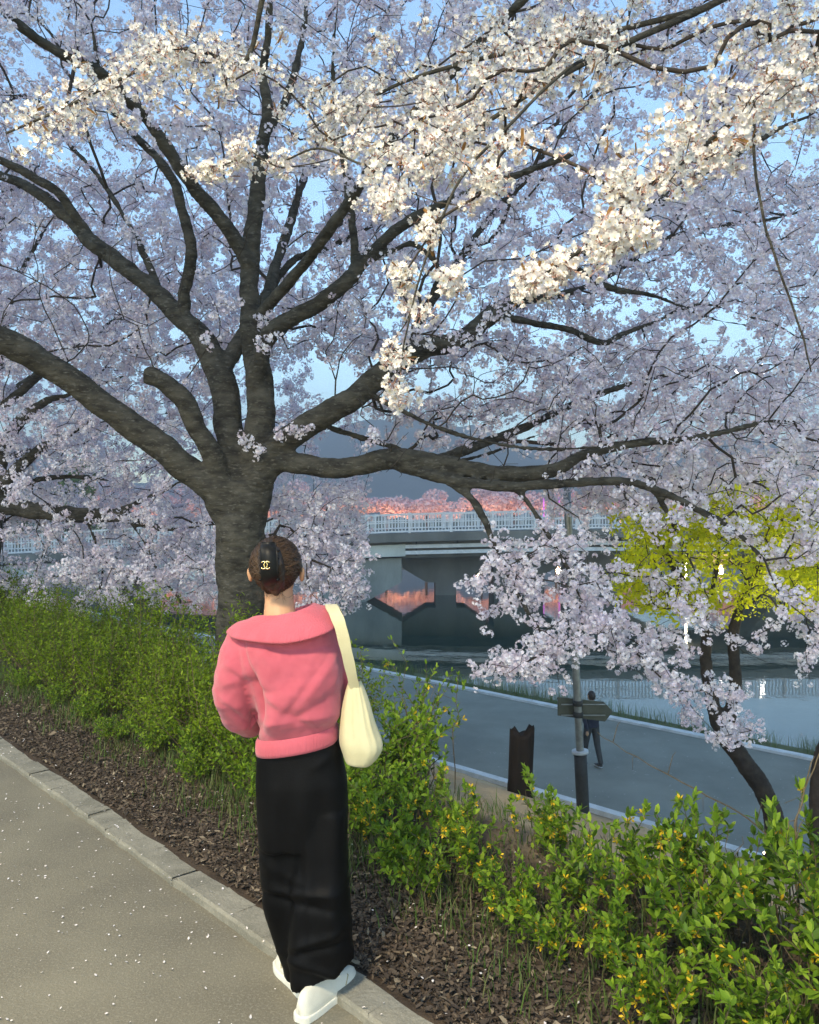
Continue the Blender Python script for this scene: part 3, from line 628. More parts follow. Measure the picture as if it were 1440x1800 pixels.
    A += region(900, 960, 1490, 610, 900, 6.3, 9.6) + region(130, 620, 960, 590, 740, 7.0, 8.8) + region(60, 640, 960, 700, 800, 7, 8.4)
    A += region(45, 1040, 1480, 880, 960, 5.9, 7.6) + region(130, 480, 650, 860, 1040, 7, 8.4) + region(85, 520, 640, 930, 1085, 7, 7.8)
    A += along(58, [(866, 952, 6.35), (890, 1003, 6.3), (920, 1062, 6.25), (960, 1130, 6.2), (985, 1180, 6.15)], 28, 26)
    A += along(62, [(960, 950, 6.35), (1010, 1020, 6.3), (1030, 1110, 6.3)], 34, 40) + along(45, [(930, 1165, 6.2), (870, 1172, 6.2)], 18, 9)
    A += along(85, [(1030, 1085, 6.3), (1110, 1135, 6.3), (1190, 1200, 6.3), (1290, 1285, 6.3)], 24, 20) + along(40, [(1080, 990, 6.2), (1180, 1100, 6.2), (1300, 1180, 6.2)], 60, 30)
    A += along(60, [(1440, 850, 6.1), (1400, 960, 6.1), (1440, 1120, 6.0)], 45, 40)
    BT = region(640, -120, 1480, -150, 640, 6.0, 7.6, False) + region(200, 620, 1080, 640, 840, 6.2, 7.4, False) + region(230, 960, 1480, 600, 900, 6.0, 7.0, False)
    T.grow(z_above(A)).grow(BT, step=.16, bare=True).finish()
    root = empty('cherry_tree', (bx, 7, gz), 0, 'big cherry tree in bloom with forked trunk, right behind the person in pink', 'tree')
    inv = Matrix.Translation(root.location).inverted()
    o = obj('trunk', limb_mesh(T, .017, .013), MT['bark'], root); o.matrix_parent_inverse = inv
    tw = T.twig_mesh(); o = obj('twigs', tw, MT['bark_dark'], root); o.matrix_parent_inverse = inv; o['kind'] = 'stuff'
    B = T.blossoms(33) 
    for (x, y) in ((428, 776), (455, 790), (490, 765), (515, 758), (535, 752), (462, 570), (478, 560), (700, 660), (690, 690)):
        B += [np.array(P(x, y, 6.72)) + rng.normal(0, .03, 3) for _ in range(7)]
    o = scatter('crown', B, rng.uniform(.62, 1.08, len(B)), SRC, root); o.matrix_parent_inverse = inv
    return len(B)
def row_tree(label, limbs, A, dens, voxel=.03, scale=1.0, **kw):
    T = Tree()
    for l in limbs: T.add(*l[:1], **(l[1] if len(l) > 1 else {}))
    b = T.limbs[0][0]; T.grow(z_above(A, .25), **kw).finish()
    root = empty('cherry_tree', tuple(b[:3]), 0, label, 'tree', None); inv = Matrix.Translation(root.location).inverted()
    o = obj('trunk', limb_mesh(T, voxel, voxel * .8), MT['bark'], root); o.matrix_parent_inverse = inv
    o = obj('twigs', T.twig_mesh(), MT['bark_dark'], root); o.matrix_parent_inverse = inv; o['kind'] = 'stuff'
    B = T.blossoms(dens); o = scatter('crown', B, rng.uniform(.7, 1.15, len(B)) * scale, SRC, root); o.matrix_parent_inverse = inv
    return T, root, len(B)
cnt = [main_tree()]
def left_tree():
    x, y = -5.42, 10.0; g = ground_z(x, y); w = {'world': True}
    tr = [(x, y, g - .2, .26), (x + .02, y, g + .5, .2), (x + .05, y, 1.35, .18), (x + .05, y, 1.75, .17), (x, y, 2.4, .15), (x - .15, y + .1, 3.3, .12), (x, y + .2, 4.6, .08), (x + .2, y + .2, 6, .04)]
    L = [[tr, w], [[(-6, 890, 10, .14), (60, 896, 9.95, .13), (130, 905, 9.9, .12), (200, 905, 9.85, .10), (240, 915, 9.8, .085), (290, 930, 9.7, .05), (360, 925, 9.6, .02)]],
         [[(190, 905, 9.85, .05), (250, 880, 9.9, .042), (310, 850, 10, .03), (380, 810, 10.2, .015)]],
         [[(-5, 860, 10, .10), (40, 815, 9.9, .085), (75, 785, 9.8, .07), (110, 770, 9.7, .05), (160, 740, 9.6, .03)]],
         [[(-10, 840, 10, .12), (10, 780, 10, .10), (40, 735, 10, .085), (80, 705, 10, .06), (140, 690, 10, .035), (220, 660, 10, .02)]],
         [[(-8, 880, 10, .07), (50, 848, 10.3, .055), (120, 838, 10.5, .045), (200, 845, 10.7, .03)]],
         [[(150, 906, 9.9, .03), (170, 960, 9.85, .022), (180, 1010, 9.85, .016), (170, 1060, 9.8, .01)]], [[(225, 912, 9.8, .03), (258, 960, 9.8, .024), (275, 1000, 9.8, .018), (320, 1060, 9.7, .01)]],
         [[(0, 720, 10, .08), (120, 620, 10.4, .06), (240, 540, 10.8, .04), (360, 480, 11, .02)]], [[(0, 650, 10.1, .07), (20, 520, 10.4, .05), (80, 400, 10.8, .03)]],
         [[(x, y, 2.4, .12), (x - 1.4, y - .4, 3.6, .09), (x - 2.6, y - .8, 4.8, .05)], w], [[(x, y, 2.2, .12), (x - 1.2, y + 1.3, 3.4, .08), (x - 2.2, y + 2.4, 4.4, .04)], w]]
    A = region(950, -150, 420, 480, 1050, 8.6, 12) + region(160, 60, 420, 900, 1075, 9, 10.5) + region(150, -350, 100, 300, 800, 8.8, 12, False) + region(120, 480, 640, 700, 1000, 9.4, 12)
    return row_tree('dark-limbed cherry tree whose low bough reaches over the left hedge', L, A, 30)[2]
def back_tree():
    x, y = -9.0, 13.6; g = ground_z(x, y); w = {'world': True}
    L = [[[(x, y, g - .2, .28), (x, y, g + .8, .22), (x + .1, y, 1.8, .2), (x + .1, y + .1, 3, .14), (x, y + .2, 5, .08), (x, y, 7, .03)], w]]
    for (dx, dy, dz, r) in ((3.5, 1.0, 3.2, .12), (2.6, -1.2, 4.4, .11), (5.0, 2.0, 2.0, .11), (-2.5, .5, 3.6, .1), (.6, 2.6, 4.0, .1), (4.2, 3.4, 4.6, .09), (1.5, -2.4, 3.0, .08)):
        L.append([[(x + .08, y, 1.7, r), (x + dx * .35, y + dy * .35, 1.8 + dz * .45, r * .75), (x + dx * .7, y + dy * .7, 1.8 + dz * .8, r * .5), (x + dx, y + dy, 1.8 + dz, .02)], w])
    A = region(620, -200, 560, 330, 900, 12, 16.5) + region(150, -120, 420, 850, 1030, 12, 15)
    return row_tree('cherry tree in full bloom farther along the bank, behind the dark-limbed one', L, A, 34, .045, 1.25, step=.4)[2]
cnt.append(left_tree()); cnt.append(back_tree())

def near_tree():
    x, y = 3.15, 2.0; g = ground_z(x, y); w = {'world': True}
    L = [[[(x, y, g - .2, .27), (x, y, g + .5, .2), (x + .05, y - .05, 1.5, .18), (x + .02, y - .1, 2.4, .15), (x + .1, y - .2, 3.6, .11), (x + .3, y - .3, 5.2, .06), (x + .4, y - .2, 6.6, .03)], w],
         [[(x + .02, y - .05, 2.0, .10), (2.5, 2.35, 2.9, .06), (1.85, 2.6, 3.15, .035), *[(*P(a, b, d), r) for a, b, d, r in ((1500, 90, 2.7, .022), (1420, 110, 2.62, .016), (1330, 175, 2.5, .012), (1240, 255, 2.4, .010), (1130, 335, 2.25, .0085), (1040, 425, 2.1, .007), (960, 480, 2.0, .005))]], w],
         [[(x + .02, y - .08, 2.3, .10), (2.5, 2.4, 3.3, .065), (1.9, 2.8, 3.65, .035), *[(*P(a, b, d), r) for a, b, d, r in ((1500, -120, 3.2, .022), (1250, 10, 3.1, .017), (1080, 85, 3.0, .013), (940, 160, 2.9, .011), (830, 230, 2.85, .009), (720, 285, 2.8, .007), (640, 290, 2.75, .005))]], w],
         [[(*P(1250, 10, 3.1), .014), (*P(1100, 50, 3.2), .013), (*P(860, 100, 3.3), .011), (*P(720, 140, 3.35), .009), (*P(620, 190, 3.4), .007), (*P(550, 225, 3.4), .005)], w],
         [[(x, y - .1, 2.6, .10), (1.9, 2.3, 3.8, .06), (.8, 2.5, 4.1, .04), *[(*P(a, b, d), r) for a, b, d, r in ((800, -260, 2.9, .026), (560, -180, 3.0, .02), (470, -30, 3.1, .014), (430, 110, 3.2, .011), (330, 85, 3.2, .009), (230, 130, 3.2, .008), (120, 185, 3.15, .007), (10, 235, 3.1, .005))]], w],
         [[(*P(1080, 85, 3.0), .007), (*P(1000, 120, 2.6), .0062), (*P(900, 215, 2.4), .0056), (*P(820, 300, 2.3), .005), (*P(770, 400, 2.25), .0042), (*P(740, 480, 2.2), .0036), (*P(712, 600, 2.2), .003), (*P(700, 690, 2.2), .0025)], w],
         [[(*P(1330, 175, 2.5), .006), (*P(1325, 260, 2.4), .0052), (*P(1340, 370, 2.35), .0046), (*P(1372, 480, 2.3), .004), (*P(1408, 580, 2.3), .0034), (*P(1425, 655, 2.3), .0025)], w],
         [[(*P(640, 290, 2.75), .005), (*P(560, 260, 2.9), .0045), (*P(490, 285, 3.0), .004), (*P(430, 275, 3.0), .0035), (*P(365, 305, 3.0), .0025)], w],
         [[(x, y - .1, 2.2, .1), (x + .9, y - .9, 3.4, .07), (x + 1.6, y - 1.8, 4.6, .03)], w], [[(x, y - .1, 2.4, .1), (x + .5, y + .9, 3.9, .07), (x + .8, y + 1.6, 5.2, .03)], w]]
    A = along(85, [(1420, 110, 2.6), (1330, 175, 2.5), (1240, 250, 2.4), (1190, 290, 2.3)], 34, 34, .16) + along(26, [(1170, 300, 2.3), (1110, 340, 2.2), (1090, 330, 2.2)], 14, 16, .08) + along(36, [(1130, 400, 2.15), (1080, 415, 2.1), (1060, 440, 2.1)], 18, 14, .08) + along(26, [(1000, 470, 2.05), (960, 480, 2.0), (920, 515, 2.0)], 14, 12, .06)
    A += along(180, [(1060, 70, 3.0), (940, 140, 2.9), (830, 215, 2.85), (740, 270, 2.8), (640, 290, 2.75)], 55, 46, .25) + along(140, [(1100, 40, 3.2), (860, 100, 3.3), (720, 150, 3.35), (620, 195, 3.4), (550, 225, 3.4)], 48, 40, .25)
    A += along(125, [(460, 118, 3.2), (390, 100, 3.2), (300, 95, 3.2), (220, 130, 3.2), (120, 190, 3.15), (20, 230, 3.1)], 30, 28, .2) + along(50, [(1300, 30, 2.9), (1390, 60, 2.7), (1330, 130, 2.6)], 50, 40, .15)
    A += along(14, [(430, 268, 3.0), (425, 285, 3.0)], 14, 14, .05) + along(7, [(490, 285, 3.0), (488, 292, 3.0)], 8, 8, .04) + along(9, [(368, 300, 3.0), (360, 312, 3.0)], 10, 8, .04)
    for (a, b, n) in ((752, 405, 7), (700, 488, 8), (790, 492, 9), (725, 540, 4), (704, 632, 6), (695, 690, 6), (900, 250, 6), (860, 320, 8), (690, 350, 7)): A += along(n, [(a, b, 2.25), (a + 4, b + 4, 2.25)], 11, 10, .05)
    T = Tree()
    for l in L: T.add(l[0], **l[1])
    T.grow(A, bf=.2, step=.12).finish(tip=.0014, maxr=.008)
    # a wider, ordinary crown overhead, outside the picture
    root = empty('cherry_tree', (x, y, g), 0, 'near cherry tree whose cream blossom sprays hang into the top of view', 'tree'); inv = Matrix.Translation(root.location).inverted()
    mb = MB()
    for q in T.limbs: mb.tube([r[:3] for r in q], [r[3] for r in q], 10)
    o = mb.build('trunk', MT['bark'], None, True); o.parent = root; o.matrix_parent_inverse = inv
    o = obj('twigs', T.twig_mesh(), MT['bark_dark'], root); o.matrix_parent_inverse = inv; o['kind'] = 'stuff'
    B = list(A); 
    for i in range(len(T.pos)):
        if not T.limb[i] and rng.uniform() < .85: B.append(T.pos[i] + rng.normal(0, .018, 3))
    o = scatter('crown', B, rng.uniform(.62, 1.0, len(B)), SRC_NEAR, root); o.matrix_parent_inverse = inv
    return len(B)
cnt.append(near_tree())
def lime_trees():
    T = Tree(); g = ground_z(P(1350, 900, 7.4).x, 7.4); b = P(1372, 900, 7.4)
    T.add([(b.x, 7.4, g - .2, .13), (*P(1355, 1420, 7.4), .092), (*P(1305, 1335, 7.5), .086), (*P(1270, 1282, 7.6), .086), (*P(1250, 1225, 7.65), .062), (*P(1241, 1160, 7.7), .056), (*P(1240, 1100, 7.75), .05), (*P(1205, 1030, 7.8), .045), (*P(1160, 960, 7.9), .03), (*P(1120, 900, 8), .012)], 6, True)
    T.add([(1272, 1285, 7.6, .085), (1288, 1238, 7.6, .072), (1293, 1170, 7.6, .066), (1290, 1105, 7.6, .06), (1318, 1030, 7.6, .045), (1350, 960, 7.6, .03), (1390, 890, 7.6, .012)])
    T.add([(1240, 1090, 7.75, .035), (1260, 1000, 7.9, .025), (1270, 920, 8, .012)])
    A = region(150, 1085, 1230, 900, 1080, 6.2, 9.0, False) + region(190, 1230, 1460, 860, 1080, 6.2, 9.0, False)
    T.grow(A, step=.15).finish(maxr=.015); root = empty('broadleaf_tree', (b.x, 7.4, g), 0, 'leaning forked tree with yellow-green young leaves on the bank', 'tree'); inv = Matrix.Translation(root.location).inverted()
    for nm, me, m in (('trunk', limb_mesh(T, .014, .01), MT['bark_dark']), ('twigs', T.twig_mesh(), MT['bark_dark'])):
        o = obj(nm, me, m, root); o.matrix_parent_inverse = inv
    o['kind'] = 'stuff'; B = T.blossoms(27, .009, .05); o = scatter('crown', B, rng.uniform(.6, 1.25, len(B)), SRC_LIME, root); o.matrix_parent_inverse = inv
    T = Tree(); b = P(1470, 900, 6.6); g = ground_z(b.x, 6.6)
    T.add([(b.x - .05, 6.6, g - .2, .13), (*P(1438, 1390, 6.6), .07), (*P(1448, 1330, 6.6), .065), (*P(1478, 1240, 6.65), .06), (*P(1500, 1120, 6.7), .06), (*P(1480, 980, 6.8), .04), (*P(1460, 880, 6.8), .015)], 6, True)
    T.grow(region(70, 1385, 1560, 880, 1060, 6.3, 7.3, False), step=.15).finish(maxr=.015)
    root = empty('broadleaf_tree', (b.x, 6.6, g), 0, 'dark crooked trunk with yellow-green leaves at the bank beyond the flowering shrubs', 'tree'); inv = Matrix.Translation(root.location).inverted()
    for nm, me, m in (('trunk', limb_mesh(T, .014, .01), MT['bark_dark']), ('twigs', T.twig_mesh(), MT['bark_dark'])):
        o = obj(nm, me, m, root); o.matrix_parent_inverse = inv
    o['kind'] = 'stuff'; B = T.blossoms(27, .009, .05); o = scatter('crown', B, rng.uniform(.6, 1.25, len(B)), SRC_LIME, root); o.matrix_parent_inverse = inv
lime_trees()

# ------------------------------------------------------------------ shrubs, grass, litter
def leafq(V, Fc, c, d, up, L, w):
    d = d.normalized(); s = d.cross(up)
    if s.length < 1e-3: s = d.orthogonal()
    s.normalize(); n = s.cross(d); k = len(V)
    V += [c, c + d * L * .35 + s * w * .42 + n * L * .05, c + d * L * .72 + s * w * .36 + n * L * .02, c + d * L - n * L * .10, c + d * L * .72 - s * w * .36 + n * L * .02, c + d * L * .35 - s * w * .42 + n * L * .05, c + d * L * .5 - n * L * .03]
    Fc += [(k, k + 1, k + 6), (k + 1, k + 2, k + 6), (k + 2, k + 3, k + 6), (k + 3, k + 4, k + 6), (k + 4, k + 5, k + 6), (k + 5, k, k + 6)]
def forsythia(seed, h, rad, nst, leaf, flowers, bare=0.12):
    g = random.Random(seed); LV, LF, SV, SF, FV, FF = [], [], [], [], [], []
    for i in range(nst):
        a = g.uniform(0, 6.28); lean = g.uniform(.15, 1.0) * rad; H = h * g.uniform(.6, 1.15); b = Vector((g.gauss(0, rad * .22), g.gauss(0, rad * .22), -.03))
        pts = [b + Vector((math.cos(a) * lean * t ** 1.5 + .02 * g.gauss(0, 1), math.sin(a) * lean * t ** 1.5 + .02 * g.gauss(0, 1), H * (1.25 * t - .32 * t * t * g.uniform(.6, 1.4)))) for t in [k / 7 for k in range(8)]]
        v, f = tube(pts, [.0042 - .0004 * k for k in range(8)], 4, False); o = len(SV); SV += v; SF += [tuple(q + o for q in x) for x in f]
        q = spline([tuple(p) for p in pts], 3); isbare = g.random() < bare; n0 = int(len(q) * g.uniform(.25, .45)); tw = g.uniform(0, 3)
        if isbare: continue
        for k in range(n0, len(q)):
            p = Vector(q[k]); d = (Vector(q[min(k + 1, len(q) - 1)]) - Vector(q[k - 1])).normalized(); tw += 1.57; e = d.orthogonal().normalized(); e.rotate(Matrix.Rotation(tw, 3, d)); top = k / len(q)
            for sgn in (1, -1):
                dd = e * sgn + d * (.45 + .9 * top ** 3) + Vector((0, 0, .25)); L = leaf * g.uniform(.6, 1.15) * (1.0 - .25 * top)
                leafq(LV, LF, p, dd + Vector((g.gauss(0, .2), g.gauss(0, .2), g.gauss(0, .2))), Vector((g.gauss(0, .3), g.gauss(0, .3), 1)), L, L * .56)
            if g.random() < .35: leafq(LV, LF, p, d + e * .3, e, leaf * .8, leaf * .3)
            if flowers and g.random() < flowers:
                c = p + Vector((g.gauss(0, .012), g.gauss(0, .012), g.gauss(0, .012))); n = Vector((g.gauss(0, 1), g.gauss(-.6, .7), g.gauss(-.1, .7))).normalized(); a0 = n.orthogonal().normalized(); b0 = n.cross(a0)
                for m in range(4):
                    t = m * 1.571 + g.uniform(-.2, .2); petal(FV, FF, c, a0 * math.cos(t) + b0 * math.sin(t) + n * .6, n, .030, .016, False)
        leafq(LV, LF, Vector(q[-1]), Vector((0, 0, 1)) + d * .5, d.orthogonal(), leaf * .7, leaf * .3)
    r = [mesh('leaves', LV, LF), mesh('stems', SV, SF)]; r[0].materials.append(MT['leaf']); r[1].materials.append(MT['stem'])
    if FV: fm = mesh('flowers', FV, FF, False); fm.materials.append(MT['yellow']); r.append(fm)
    return r
def hedge_bush(seed, h, rad, n, leaf):
    g = random.Random(seed); LV, LF, SV, SF = [], [], [], []
    sh = []
    for i in range(54):
        a = g.uniform(0, 6.28); l = g.random() ** .6 * rad; sh.append((math.cos(a) * l, math.sin(a) * l, h * (1 - .42 * (l / rad) ** 2) * g.uniform(.55, 1.12)))
        b = Vector((math.cos(a) * l * .25, math.sin(a) * l * .25, -.03)); e = Vector(sh[-1]); m = (b + e) / 2 + Vector((g.gauss(0, .05), g.gauss(0, .05), .08))
        v, f = tube([b, m, e], [.005, .0035, .0015], 3, False); o = len(SV); SV += v; SF += [tuple(q + o for q in x) for x in f]
    for i in range(n):
        x, y, z = g.choice(sh); t = g.random() ** .55; p = Vector((x * (.35 + .65 * t), y * (.35 + .65 * t), z * (.12 + .88 * t))) + Vector((g.gauss(0, .035), g.gauss(0, .035), g.gauss(0, .03)))
        d = Vector((g.gauss(0, 1), g.gauss(0, 1), g.gauss(.5, .6))); leafq(LV, LF, p, d, Vector((g.gauss(0, .4), g.gauss(0, .4), 1)), leaf * g.uniform(.6, 1.3), leaf * .5)
    r = [mesh('leaves', LV, LF), mesh('stems', SV, SF)]; r[0].materials.append(MT['leaf_hedge']); r[1].materials.append(MT['stem']); return r
def put(name, parts, x, y, rz, s, label, group, cat='shrub', dz=0):
    root = empty(name, (x, y, ground_z(x, y) + dz), rz, label, cat, group); root.scale = (s, s, s)
    for me in parts:
        o = obj(me.name.split('.')[0], me, None, root); o['kind'] = 'stuff'
    return root
def shrubs():
    hv = [hedge_bush(200 + i, .92, .55, 4200, .036) for i in range(4)]; i = 0
    for t in np.arange(-12.6, -4.0, .56):
        for p in (2.75, 3.45):
            x, y = tp(t + random.uniform(-.15, .15), p + random.uniform(-.12, .12))
            if (x + 1.45) ** 2 + (y - 7) ** 2 < .2 or (x + 5.4) ** 2 + (y - 10) ** 2 < .12: continue
            s = random.uniform(.85, 1.08) * (.85 if p < 3 else 1.0)
            put('hedge_shrub', hv[i % 4], x, y, random.uniform(0, 6.28), s, 'lower small-leaved shrub at the mulch side of the hedge by the trunk' if p < 3 else 'taller small-leaved shrub at the river side of the hedge by the trunk', 'shrubs of the left hedge'); i += 1
    fv = [forsythia(300 + k, .56, .36, 20, .080, .08 + .06 * (k % 2), .2) for k in range(6)]; i = 0
    spots = [(-2.55, 2.75, .62), (-2.2, 3.0, .62), (-1.85, 2.7, .62), (-1.35, 2.68, .70), (-.95, 2.9, .82), (-.75, 2.6, .76), (-.55, 3.15, 1.0), (-.25, 2.75, .95), (.05, 3.1, 1.08), (.3, 2.7, .95), (.6, 3.0, 1.0), (-.1, 3.5, 1.05), (-2.0, 2.42, .5), (-1.5, 2.42, .55), (-1.0, 2.42, .6), (-.6, 2.35, .6), (-2.9, 2.85, .6), (-2.3, 2.55, .55), (-.35, 2.42, .65), (-1.25, 2.28, .54), (-.9, 2.2, .58), (-1.72, 2.34, .5), (-.55, 2.15, .55), (-2.6, 2.45, .56), (-2.35, 2.33, .5), (-2.95, 2.5, .6), (-3.2, 2.33, .5), (-1.1, 3.3, .9), (-1.6, 3.1, .74), (-1.7, 2.9, .66), (-.8, 3.1, .95), (-.35, 3.2, 1.08), (-1.35, 2.95, .78)]
    for (t, p, s) in spots:
        x, y = tp(t, p); put('forsythia_shrub', fv[i % 6], x, y, random.uniform(0, 6.28), s, 'small forsythia shrub at the edge of the brown mulch' if s < .67 else 'tall forsythia shrub with many yellow flowers on the slope crest' if s > .93 else 'middle-sized forsythia shrub between the mulch edge and slope crest', 'forsythia shrubs along the slope edge'); i += 1
    lv = [forsythia(400 + k, .44, .32, 34, .054, .0, .03) for k in range(3)]
    for k, (t, p, s) in enumerate(((-3.2, 2.75, .9), (-3.75, 2.7, .95), (-3.45, 3.2, 1.1), (-4.15, 3.0, 1.0), (-4.0, 2.5, .75), (-3.6, 2.4, .6), (-4.6, 2.55, .8), (-4.35, 2.35, .55), (-5.0, 2.4, .6), (-5.5, 2.35, .5), (-6.1, 2.4, .55), (-6.8, 2.38, .5), (-7.6, 2.4, .55), (-3.3, 2.6, .7))):
        x, y = tp(t, p); put('low_shrub', lv[k % 3], x, y, random.uniform(0, 6.28), s, 'low bright green shrub between the person and the trunk' if t > -4.8 else 'low bright green shrub where the hedge meets the mulch', 'low green shrubs along the mulch')
    # tall thin shrub to the right of the bag
    x, y = P(745, 900, 5.0).x, 5.0
    put('twiggy_shrub', forsythia(501, .82, .32, 24, .05, .04, .45), x, y, .4, 1.0, 'tall twiggy shrub with sparse leaf tips beside the cream bag', None)
    x, y = P(700, 900, 3.55).x, 3.55
    put('broadleaf_weed', forsythia(502, .20, .14, 12, .07, 0, 0), x, y, 0, 1.0, 'small broad-leaved weed at the edge of the brown mulch', None, 'plant')
    for lab, rows, r0 in (('long bare branch arching out of the forsythia toward the sign', ((1425, 1570, 3.55), (1330, 1450, 3.9), (1200, 1376, 4.3), (1110, 1326, 4.6), (1050, 1288, 4.8)), .0055), ('pale upright bare stem standing among the tall forsythia', ((1408, 1640, 2.95), (1396, 1500, 3.0), (1408, 1410, 3.05), (1445, 1315, 3.1)), .006)):
        q = spline([tuple(P(*r)) for r in rows], 8); b = q[0].copy(); b[2] = ground_z(b[0], b[1]) - .02; q = np.vstack([b, q]); n = len(q)
        q += np.array([[.012 * noise.noise((i * .4, k * 5, r0 * 900)) for k in range(3)] for i in range(n)])
        mb = MB().tube(q, [r0 * (1 - .65 * i / n) for i in range(n)], 6)
        for k in range(4, n - 2, 5): mb.tube([q[k], q[k] + np.array([.03, .01, .05]) * (1 if k % 2 else -1) + np.array([0, 0, .05]), q[k] + np.array([.05, .02, .12]) * (1 if k % 2 else -.6)], [r0 * .5, r0 * .4, r0 * .2], 4)
        tag(mb.build('bare_branch', MT['stem'], None, True), lab, 'branch')
    # grass: blades in a strip
    V = []; Fc = []
    def blade(x, y, h):
        z = ground_z(x, y) - .01; a = random.uniform(0, 6.28); l = random.uniform(.1, .7) * h; w = .0022 + h * .008; dx, dy = math.cos(a), math.sin(a); k = len(V)
        V.extend([(x - dy * w, y + dx * w, z), (x + dy * w, y - dx * w, z), (x + dx * l * .35 - dy * w * .7, y + dy * l * .35 + dx * w * .7, z + h * .6), (x + dx * l * .35 + dy * w * .7, y + dy * l * .35 - dx * w * .7, z + h * .6), (x + dx * l, y + dy * l, z + h * .95)])
        Fc.extend([(k, k + 1, k + 3, k + 2), (k + 2, k + 3, k + 4)])
    cents = [(random.uniform(-9, .8), random.gauss(2.45, .2)) for _ in range(420)]
    for (t, p) in cents:
        if p < 2.12: continue
        for _ in range(random.randint(20, 50)):
            x, y = tp(t + random.gauss(0, .11), p + random.gauss(0, .08)); blade(x, y, random.uniform(.03, .13))
    for _ in range(3200):
        x, y = tp(random.uniform(-8, 1), random.uniform(2.6, 3.6)); blade(x, y, random.uniform(.05, .16))
    for _ in range(260):                                   # tufts on the river verge
        t = random.uniform(-22, 12); q = random.uniform(19.7, 20.7)
        for _ in range(26): x, y = tp(t + random.gauss(0, .2), (q + random.gauss(0, .12) + .0438 * t) / .999); blade(x, y, random.uniform(.15, .5))
    tag(obj('grass', mesh('grass', V, Fc, False), MT['grass']), 'tufts of green and straw grass on the planted strip', 'grass', kind='stuff')
    # wood chips and leaf litter
    V = []; Fc = []
    for _ in range(60000):
        t = -8.5 + 10.0 * random.random() ** .8; p = 1.86 + abs(random.gauss(0, .55)); 
        if p > 3.3: continue
        x, y = tp(t, p); z = ground_z(x, y) + random.uniform(0, .028); L = random.uniform(.006, .022); w = L * random.uniform(.16, .5); a = random.uniform(0, 6.28); e = Euler((random.gauss(0, .4), random.gauss(0, .35), a)).to_matrix(); k = len(V)
        for q in ((-L, -w * .3, 0), (-L * .1, -w, .004), (L, -w * .3, 0), (L * .6, w * .8, .005), (-L * .7, w, 0)): V.append(Vector((x, y, z)) + e @ Vector(q))
        Fc.append((k, k + 1, k + 2, k + 3, k + 4))
    for _ in range(150):                                   # larger dry leaves
        t = random.uniform(-7, .3); p = random.uniform(1.9, 2.6); x, y = tp(t, p); z = ground_z(x, y) + random.uniform(.02, .04); leafq(V, Fc, Vector((x, y, z)), Vector((random.gauss(0, 1), random.gauss(0, 1), random.gauss(.1, .25))), Vector((random.gauss(0, .3), random.gauss(0, .3), 1)), random.uniform(.03, .06), random.uniform(.02, .04))
    tag(obj('mulch', mesh('mulch', V, Fc, False), MT['chips']), 'brown wood chip and leaf litter mulch beside the kerb', 'mulch', kind='stuff')
    V = []; Fc = []
    for _ in range(3200):
        t = -9 + 11 * random.random(); p = 1.75 - abs(random.gauss(0, 1.3)) if random.random() < .8 else random.uniform(1.7, 3.0)
        if p < -2.2: continue
        x, y = tp(t, p); z = .006 if p < 1.66 else (.045 if p < 1.85 else ground_z(x, y) + .035); L = random.uniform(.003, .0072); a = random.uniform(0, 6.28); e = Euler((random.gauss(0, .25), random.gauss(0, .25), a)).to_matrix(); k = len(V)
        for q in ((-L, 0, 0), (-.2 * L, -.7 * L, .001), (L, -.3 * L, .002), (L * .9, .3 * L, .002), (-.2 * L, .7 * L, .001)): V.append(Vector((x, y, z)) + e @ Vector(q))
        Fc.append((k, k + 1, k + 2, k + 3, k + 4))
    for _ in range(900):                                   # and on the riverside path
        t = random.uniform(-22, 6); x, y = tp(t, (random.uniform(13.5, 19.2) + .0438 * t) / .999); L = random.uniform(.006, .014); a = random.uniform(0, 6.28); k = len(V)
        for q in ((-L, 0), (0, -.6 * L), (L, -.2 * L), (L * .8, .4 * L), (0, .6 * L)): V.append(Vector((x + q[0] * math.cos(a) - q[1] * math.sin(a), y + q[0] * math.sin(a) + q[1] * math.cos(a), PATH_Z + .018)))
        Fc.append((k, k + 1, k + 2, k + 3, k + 4))
    tag(obj('fallen_petals', mesh('fallen_petals', V, Fc, False), MT['fallen']), 'scattered pale cherry petals fallen on asphalt and kerb', 'petals', kind='stuff')
shrubs()

